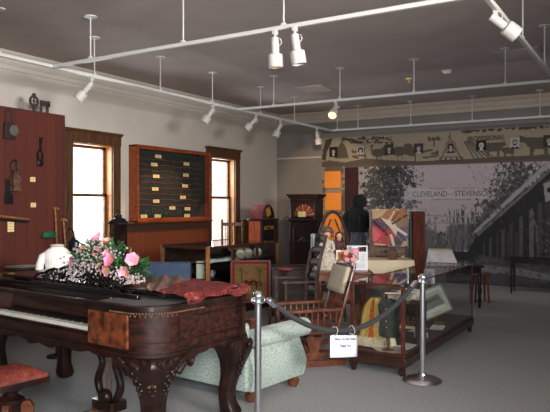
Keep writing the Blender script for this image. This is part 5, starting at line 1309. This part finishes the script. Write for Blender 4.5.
obj('coin_slot', MB().box(.004,.05,L2-.07,L2+.05,1.02,1.035), M_blackm, ar_)
for y in (.06,L2-.06): obj('pilaster', MB().box(0,.02,y-.02,y+.02,.10,1.32), M_rosed, ar_, bevel=.003)
jb = thing('sunburst_cabinet', 'tall dark cabinet with a red and white sunburst disc behind glass', 'music cabinet', (-6.43,12.16,0), R(8))
obj('lower_cabinet', MB().box(-.30,.30,-.20,.24,.10,1.32), M_rosed, jb, bevel=.006); obj('plinth', MB().box(-.32,.32,-.22,.26,0,.10), M_rosed, jb)
obj('waist_molding', MB().box(-.35,.35,-.25,.26,1.32,1.38), M_rosed, jb, bevel=.012)
obj('upper_cabinet', MB().box(-.29,-.24,-.20,.24,1.38,1.80).box(.24,.29,-.20,.24,1.38,1.80).box(-.29,.29,.20,.24,1.38,1.80).box(-.24,.24,-.20,-.17,1.745,1.80), M_rosed, jb)
obj('crown_molding', MB().box(-.33,.33,-.24,.26,1.80,1.84).box(-.36,.36,-.27,.28,1.84,1.885), M_rosed, jb, bevel=.012)
cv = Cv(96, 60, (36,22,20))
for i in range(17):
    a0, a1 = PI*i/17, PI*(i+.62)/17
    c = ((160,62,42),(190,150,124),(142,46,36),(170,96,54))[i % 4]; cv.poly([(48+16*cos(a0),56-16*sin(a0)),(48+44*cos(a0),56-44*sin(a0)),(48+44*cos(a1),56-44*sin(a1)),(48+16*cos(a1),56-16*sin(a1))], c)
cv.ell(48,56,15,15,(60,34,28)); cv.ell(48,44,5,5,(24,20,24)); cv.ell(58,50,4,5,(200,120,60))
painted('sunburst_disc', cv, lambda u, v: (-.24+.48*u, -.15, 1.40+.34*v), jb, M_vcs)
obj('paper_label', MB().box(-.12,.05,-.185,-.18,1.405,1.52), M_tag, jb)
for x in (-.265,.265): obj('colonnette', MB().lathe([(.004,1.38),(.03,1.38),(.02,1.42),(.018,1.7),(.03,1.745),(.004,1.745)], 12, (x,-.215,0)), M_rosed, jb)
obj('lower_panel', MB().box(-.22,.22,-.212,-.198,.25,1.18), M_rosed, jb, bevel=.006); obj('lower_carving', MB().ball((0,-.214,.9),(.12,.012,.05)).ball((0,-.214,.9),(.05,.016,.1)), M_rosed, jb)

# ------------------------------------------------------------------ red board partition and what hangs on it
PX = -7.5
pt_ = thing('board_partition', 'tall red brown partition of vertical barn boards standing before the window wall', 'partition', (PX, 0, 0))
obj('boards', MB().box(-.05,0,2.6,6.62,.02,2.955), M_barn, pt_, smooth=False); obj('edge_post', MB().box(-.055,.004,6.585,6.625,0,2.96), mat('barn_edge', (72,30,28), .7, var=.2), pt_); obj('top_strip', MB().box(-.055,.006,2.6,6.62,2.945,2.962), mat('barn_edge', (72,30,28), .7), pt_)
for y in (3.0,4.7,6.3): obj('rear_brace', MB().bar((-.06,y,0),(-.06,y,2.9),.06,.03), M_oakd, pt_)
t = thing('iron_pulley', 'rusty iron pulley wheel standing on top of the red partition', 'pulley', (PX-.025,6.10,2.962))
obj('wheel', MB().tube([(0,.065*cos(a),.14+.065*sin(a)) for a in [i*PI/10 for i in range(20)]], .018, 8, closed=True), M_rust, t); obj('wheel_spokes', MB().bar((0,-.06,.14),(0,.06,.14),.014,.014).bar((0,0,.08),(0,0,.20),.014,.014), M_rust, t); obj('bracket', MB().bar((0,0,0),(0,0,.09),.03,.03).ball((0,0,.225),.03,8,6), M_rust, t)
t = thing('iron_hinge_block', 'square rusty iron bracket beside the pulley on the red partition', 'bracket', (PX-.025,6.29,2.962))
obj('plate', MB().box(-.012,.012,-.085,.085,.09,.17).box(-.012,.012,-.085,-.05,0,.10).box(-.012,.012,.02,.06,0,.10), M_rust, t, bevel=.004); obj('bolts', MB().ball((.014,-.05,.13),.016,8,6).ball((.014,.05,.13),.016,8,6), M_rust, t)
t = thing('leather_pouch', 'dark leather pouch with a grey flap high on the red partition', 'pouch', (PX+.004,5.66,2.53))
obj('pouch_body', MB().loft([[(0,-.09,0),(.05,-.08,.0),(.05,.08,0),(0,.09,0)],[(0,-.075,.22),(.035,-.06,.22),(.035,.06,.22),(0,.075,.22)]]), M_wicker, t, bevel=.01); obj('flap', MB().ball((.05,.06,.12),(.015,.075,.075)), M_grey, t); obj('strap', MB().tube([(.01,-.05,.2),(.012,-.045,.36),(.006,0,.42),(.012,.045,.36),(.01,.05,.2)], .008, 6), M_wicker, t)
t = thing('iron_tongs', 'long black iron tongs hanging on the red partition', 'tongs', (PX+.004,6.17,2.20))
obj('jaws', MB().bar((.02,-.015,.0),(.02,-.05,.16),.03,.02).bar((.02,.015,0),(.02,.04,.16),.03,.02).ball((.02,0,.04),(.02,.06,.05)), M_blackm, t, bevel=.004); obj('handles', MB().tube([(.02,-.05,.16),(.02,.0,.25),(.02,.03,.40)], .012, 6).tube([(.02,.04,.16),(.02,.0,.25),(.02,-.005,.40)], .012, 6), M_blackm, t)
t = thing('tin_barn_lantern', 'old tin box lantern with a wire loop hanging on the red partition', 'lantern', (PX+.004,5.69,1.83))
obj('lantern_box', MB().loft([[(0,-.02,0),(.11,-.02,0),(.11,.10,0),(0,.10,0)],[(0,-.02,.19),(.11,-.02,.19),(.11,.10,.19),(0,.10,.19)],[(.02,.02,.27),(.08,.02,.27),(.08,.07,.27),(.02,.07,.27)]]), M_tin, t, bevel=.004)
obj('wire_loop', MB().tube([(.05,.04+.05*cos(a),.34+.085*sin(a)) for a in [i*PI/9 for i in range(18)]], .007, 6, closed=True), M_blackm, t); obj('back_plate', MB().box(0,.02,-.08,.0,-.17,.16).box(.0,.03,-.09,.03,-.17,-.03), M_blackm, t, bevel=.004)
def tagc(y, z, w_, h_, label):
    t = thing('paper_tag', label, 'tag', (PX+.004,y,z), 0, 'paper tags on the red partition'); obj('card', MB().box(0,.004,-w_/2,w_/2,-h_/2,h_/2), M_tag, t)
    m = MB()
    for k in range(3): m.box(.004,.0046,-w_*.38,w_*.3,-h_*.3+k*h_*.25,-h_*.3+k*h_*.25+.004)
    obj('print_lines', m, M_grey, t)
tagc(6.055,2.005,.085,.065,'upper small pale paper tag on the red partition'); tagc(6.065,1.65,.085,.06,'lower small pale paper tag on the red partition'); tagc(5.70,1.365,.10,.15,'tall pale paper card under the long curved stick')
t = thing('scythe_handle', 'long curved wooden scythe handle hung level on the red partition', 'tool', (PX+.03,5.0,1.50))
obj('shaft', MB().tube([(0,-.9,-.02),(0,-.4,.0),(0,.1,.02),(0,.55,.0),(0,.98,-.05)], [.02,.02,.02,.018,.014], 8), M_stick, t); obj('wall_hook', MB().bar((-.03,.2,.0),(.02,.2,-.01),.02,.012).bar((-.03,-.5,-.02),(.02,-.5,-.03),.02,.012), M_blackm, t); obj('dark_blade', MB().prism([(.35,-.01),(.98,-.07),(.96,-.10),(.30,-.04)],'x',-.004,.004), M_blackm, t)
t = thing('green_felt_cap', 'dark green felt cap pinned on the red partition above the white blouse', 'cap', (PX+.004,6.31,1.18))
obj('cap_crown', MB().ball((.05,0,.05),(.05,.13,.06)), M_green, t); obj('cap_brim', MB().ball((.07,-.02,.015),(.07,.14,.015)), M_green, t)
for i, (y0, z1, lean, lb) in enumerate(((6.36,1.62,.06,'peeled stick leaning at the right end of the red partition, the taller'),(6.55,1.45,.02,'peeled forked stick leaning at the right end of the red partition, the shorter'))):
    t = thing('leaning_stick', lb, 'stick', (PX+.22,y0,0)); obj('shaft', MB().tube([(0,0,0),(-.09,lean*.4,z1*.5),(-.19,lean,z1)], [.02,.018,.014], 8), M_stick, t); obj('handle', MB().tube([(-.18,lean-.05,z1-.02),(-.19,lean,z1+.0),(-.18,lean+.06,z1-.03)], .014, 6), M_stick, t)
# long table with lanterns
lt = thing('exhibit_table', 'long brown table along the red partition', 'table', (-6.92,6.1,0))
obj('tabletop', MB().box(-.40,.38,-1.6,1.25,.82,.85), M_oakd, lt, bevel=.004); obj('table_frame', MB().box(-.35,.33,-1.5,1.15,.72,.82), M_oakd, lt)
for x in (-.3,.28):
    for y in (-1.42,1.08): obj('leg', MB().bar((x,y,0),(x,y,.74),.06,.06), M_oakd, lt, bevel=.004)
t = thing('white_enamel_plate', 'shallow white enamel dish at the left end of the long brown table', 'dish', (-6.78,5.36,.852))
obj('dish_body', MB().lathe([(.004,0),(.15,0),(.24,.03),(.25,.035),(.235,.038),(.14,.012),(.004,.01)], 28), M_white, t); obj('dish_rim', MB().tube([(.25*cos(a),.25*sin(a),.036) for a in [i*PI/16 for i in range(32)]], .006, 6, closed=True), M_blackm, t)
t = thing('tin_cup', 'dull brown tin cup beside the white dish on the long table', 'cup', (-6.66,5.75,.852)); obj('cup_body', MB().lathe([(.004,0),(.06,0),(.065,.09),(.06,.09),(.055,.01),(.004,.01)], 18), M_grey, t); obj('handle', MB().tube([(.062,0,.07),(.10,0,.065),(.10,0,.03),(.062,0,.02)], .007, 6), M_grey, t)
def lantern(loc, label, k, wide, glass):
    t = thing('black_lantern', label, 'lantern', loc, .2, 'black lanterns'); r = wide
    obj('lantern_base', MB().lathe([(.004,0),(r,0),(r*1.02,.05*k),(r*.85,.07*k),(.004,.07*k)], 6), M_blackm, t)
    for i in range(6): a = PI/3*i; obj('corner_bar', MB().bar((r*.84*cos(a),r*.84*sin(a),.06*k),(r*.84*cos(a),r*.84*sin(a),.53*k),.012,.012), M_blackm, t)
    obj('lantern_glass', MB().lathe([(r*.78,.07*k),(r*.78,.53*k)], 6), glass, t)
    obj('lantern_roof', MB().lathe([(.004,.52*k),(r*1.04,.52*k),(r*1.02,.54*k),(r*.62,.60*k),(r*.34,.615*k),(r*.36,.65*k),(r*.2,.665*k),(.004,.67*k)], 6), M_blackm, t)
    obj('candle', MB().lathe([(.004,.07*k),(.03*k,.07*k),(.03*k,.2*k),(.004,.2*k)], 10), M_cream, t)
    return t
lg_ = glassm('smoked_glass', (.42,.44,.48)); l1 = lantern((-6.78,6.98,.852), 'big black lantern with domed roof at the right side of the bright window', 1.0, .16, lg_)
obj('ring', MB().tube([(0,.05*cos(a),.685+.04*sin(a)) for a in [i*PI/8 for i in range(16)]], .007, 6, closed=True), M_blackm, l1)
l2 = lantern((-6.80,6.16,.852), 'small black lantern hung from a curved hook before the bright window', .55, .085, lg_)
obj('crook_hook', MB().tube([(0,0,.365),(0,.01,.41),(0,-.03,.47),(0,-.10,.485),(0,-.14,.43),(0,-.14,.2),(0,-.14,0)], .012, 6), M_blackm, l2)
# white blouse on a dress form
wb = thing('white_blouse', 'white cotton blouse on a dress form behind the left of the piano', 'blouse', (-5.62,4.86,0), TH+.25)
m = MB(); rings = []
for z, rx, ry in ((.70,.13,.10),(.83,.115,.085),(.95,.125,.095),(1.05,.135,.10),(1.10,.145,.085),(1.135,.145,.07),(1.165,.115,.06),(1.19,.075,.055),(1.215,.055,.05),(1.222,.045,.042)):
    rings.append([(rx*(.92+.035*(i%2))*cos(2*PI*i/48), ry*(.97+.05*(i%2))*sin(2*PI*i/48), z) for i in range(48)])
m.loft(rings); obj('bodice', m, M_whitecl, wb)
for s in (-1,1): obj('sleeve', MB().tube([(s*.105,0,1.125),(s*.15,0,1.09),(s*.178,-.01,1.0),(s*.19,-.03,.84),(s*.18,-.05,.74)], [.03,.042,.043,.04,.03], 12), M_whitecl, wb)
obj('collar', MB().tube([(.062*cos(a),.058*sin(a),1.207) for a in [i*PI/10 for i in range(20)]], .014, 8, closed=True), M_lace, wb)
obj('form_stand', MB().lathe([(.004,0),(.11,0),(.11,.02),(.02,.04),(.018,.74),(.004,.74)], 18), M_blackm, wb)

# ------------------------------------------------------------------ wire collection case on the wall
WC = Vector((WX, 8.57, 1.345)); CW2, CH2 = 2.17, 1.375
wcse = thing('wire_display_case', 'shallow red wood wall case of old wire samples with tan labels between the windows', 'wall case', WC)
m = MB().box(.0,.20,0,.03,0,CH2).box(0,.20,CW2-.03,CW2,0,CH2).box(0,.20,0,CW2,0,.03).box(0,.20,0,CW2,CH2-.03,CH2); obj('case_sides', m, M_casew, wcse, bevel=.003)
m = MB().box(.19,.215,0,.04,0,CH2).box(.19,.215,CW2-.06,CW2,0,CH2).box(.19,.215,0.03,CW2-.05,0,.075).box(.19,.215,.03,CW2-.05,CH2-.07,CH2); obj('case_frame', m, M_casew, wcse, bevel=.004)
obj('felt_back', MB().box(.06,.075,.03,CW2-.03,.03,CH2-.03), M_felt, wcse)
m = MB(); m.face([m.bm.verts.new(p) for p in ((.2,.03,.07),(.2,CW2-.05,.07),(.2,CW2-.05,CH2-.06),(.2,.03,CH2-.06))]); obj('case_glass', m, glassm('clear_glass', (.98,.98,.98)), wcse, smooth=False)
rnd = random.Random(19)
zrow = [.30+.105*i for i in range(9)]
for i, z in enumerate(zrow):
    t = thing('wire_strand', 'rusty barbed wire strand stretched across the dark wall case', 'wire', (WX+.088, 8.57, 1.345+z), 0, 'wire strands in the wall case')
    pts = [(0, .16+(CW2-.32)*k/14, .02*sin(k*1.3+i)*.5+.012*rnd.random()) for k in range(15)]
    obj('twisted_wire', MB().tube(pts, .005, 5), M_wire, t); m = MB()
    for k in range(1,14,2): m.tube([(pts[k][0],pts[k][1]-.012,pts[k][2]-.02),(pts[k][0]+.006,pts[k][1]+.01,pts[k][2]+.022)], .004, 4)
    obj('barbs', m, M_wire, t)
def casepx(px, py):
    d = -(WX+.08)/(sT-((px-275)/F)*cT); l = (px-275)/F*d; return l*sT+d*cT, H-(py-206)/F*d
for k, (px, py, lb) in enumerate(((157.5,156.5,'topmost tan label in the left column of the wall case'),(153.5,164.5,'second tan label from the top, left column of the wall case'),(155.5,176.3,'third tan label down, left column of the wall case'),(154.5,189,'fourth tan label down, left column of the wall case'),(155.5,201.2,'lowest tan label of the left column, above the wire coils'),(185.8,164,'topmost tan label in the right column of the wall case'),(185.2,175.2,'second tan label down, right column of the wall case'),(184.4,186,'third tan label down, right column of the wall case'),(182.2,197.3,'fourth tan label down, right column of the wall case'),(171.6,208,'tan label in the lower middle, above the wire coils'),(186.8,208.8,'tan label at the right, just under the right column'),(143.2,216.2,'tan label at the bottom left corner of the wall case'),(157,216.0,'wide tan label at the bottom beneath the wire coils'),(186.4,215.6,'tan label at the bottom right of the wall case'))):
    y, z = casepx(px, py); t = thing('case_label', lb, 'label', (WX+.096, y, z), 0, 'tan labels in the wall case')
    w_ = .085; obj('card', MB().box(0,.004,-w_,w_,-.03,.03), M_tag, t); m = MB()
    for j in range(3): m.box(.004,.0046,-w_*.8,w_*(.2+.5*rnd.random()),-.018+j*.015,-.014+j*.015)
    obj('print_lines', m, M_grey, t)
for k in range(6):
    y, z = casepx(147+k*6.2, 212.5-(k%2)*1.5); t = thing('wire_coil', 'small coil of pale wire at the bottom of the wall case', 'wire coil', (WX+.10, y, z), 0, 'wire coils in the wall case')
    obj('coil', MB().tube([(.003*(i/24), .055*cos(i*PI/6)*(1-.002*i), .05*sin(i*PI/6)) for i in range(26)], .004, 5), M_grey, t)

# small furniture between the showcase and the chairs
ch = thing('dark_chest', 'dark brown low chest standing behind the fire screen and ladder-back chair', 'chest', (-4.78,8.60,0), TH)
obj('chest_body', MB().box(-.32,.32,-.22,.22,.08,.70), M_rosed, ch, bevel=.006); obj('chest_top', MB().box(-.35,.35,-.25,.25,.70,.735), M_rosed, ch, bevel=.005)
for z in (.13,.32,.51):
    dw = obj('drawer', MB().box(-.29,.29,-.235,-.215,z,z+.165), M_mahogd, ch, bevel=.004)
    for x in (-.16,.16): obj('knob', MB().ball((x,-.248,z+.083),.016,8,6), M_gilt, dw)
for x in (-.28,.28):
    for y in (-.18,.18): obj('foot', MB().lathe([(.004,0),(.025,0),(.035,.04),(.03,.08),(.004,.08)], 10, (x,y,0)), M_rosed, ch)
ps = thing('plant_stand', 'slender dark stand with a small round red top beside the fire screen', 'stand', (-4.42,7.74,0))
obj('stand_top', MB().lathe([(.004,.765),(.115,.765),(.12,.775),(.115,.788),(.004,.788)], 24), mat('red_lacquer', (140,52,48), .5), ps); obj('stem', MB().lathe([(.004,.10),(.03,.10),(.02,.2),(.028,.4),(.016,.6),(.03,.765),(.004,.765)], 12), M_rosed, ps)
for k in range(3): a = 2*PI*k/3+.5; obj('foot', MB().tube([(.02*cos(a),.02*sin(a),.16),(.09*cos(a),.09*sin(a),.10),(.14*cos(a),.14*sin(a),.015)], [.018,.016,.014], 8), M_rosed, ps)

# ------------------------------------------------------------------ light
wd_ = bpy.data.worlds.new('World'); S.world = wd_; wd_.use_nodes = True
bg = wd_.node_tree.nodes['Background']; bg.inputs[0].default_value = (.92,.96,1,1); bg.inputs[1].default_value = 4.0
def area(name, loc, target, size, power, col, size_y=None, spread=PI):
    l = bpy.data.lights.new(name, 'AREA'); l.energy = power; l.color = col; l.size = size; l.spread = spread
    if size_y: l.shape = 'RECTANGLE'; l.size_y = size_y
    o = bpy.data.objects.new(name, l); C.objects.link(o); o.location = loc
    o.rotation_euler = (Vector(target)-Vector(loc)).to_track_quat('-Z','Y').to_euler(); return o
def spot(name, loc, target, power, ang, col, blend=.5, rad=.04):
    l = bpy.data.lights.new(name, 'SPOT'); l.energy = power; l.color = col; l.spot_size = R(ang); l.spot_blend = blend; l.shadow_soft_size = rad
    o = bpy.data.objects.new(name, l); C.objects.link(o); o.location = loc
    o.rotation_euler = (Vector(target)-Vector(loc)).to_track_quat('-Z','Y').to_euler(); return o
for k, (a, b) in enumerate(WIN):
    area('window_daylight', (WX-.5, (a+b)/2, 2.0), (-3.5, (a+b)/2-.8, .4), .95, 110, (.90,.95,1), 1.75)
area('room_window_behind', (1.6, -1.9, 2.3), (-2.4, 3.2, .1), 2.2, 190, (.92,.95,1), 1.4, R(95))
area('left_wall_fill', (3.3, 2.0, 2.6), (-8, 7.2, 3.0), 2.2, 170, (1,.96,.91), 1.0, R(62))  # added fill that brightens the left wall; no window stands here
area('ceiling_bounce_fill', (-3.0, 5.0, 3.2), (-3.0, 5.0, 0), 4, 16, (1,.92,.82), 5)  # added soft fill for general bounce, not a fixture
area('mural_fill', (-2.2, 10.2, 3.7), (-2.2, 13.7, 1.6), 7, 22, (1,.95,.92), .3, R(100))  # extra soft light added to lift the mural, belongs to no track lamp
spot('lamp_beam_lit', (-4.6, 9.30, 3.0), (-6.55, 13.7, 1.9), 420, 34, (1,.74,.45))
spot('lamp_beam_glow', (-3.15, 5.33, 3.0), (-3.1, 5.6, 0), 60, 50, (1,.8,.6))
spot('lamp_beam_case', (LX-.05, 9.2, 3.1), (WX+.15, 9.4, 1.2), 170, 60, (1,.62,.30))
S.view_settings.view_transform = 'Standard'; S.view_settings.look = 'None'; S.view_settings.exposure = 0; S.view_settings.gamma = 1
S.cycles.transparent_max_bounces = 32; S.cycles.max_bounces = 8; S.cycles.use_denoising = True
S.cycles.sample_clamp_indirect = 4; S.cycles.caustics_reflective = False; S.cycles.caustics_refractive = False
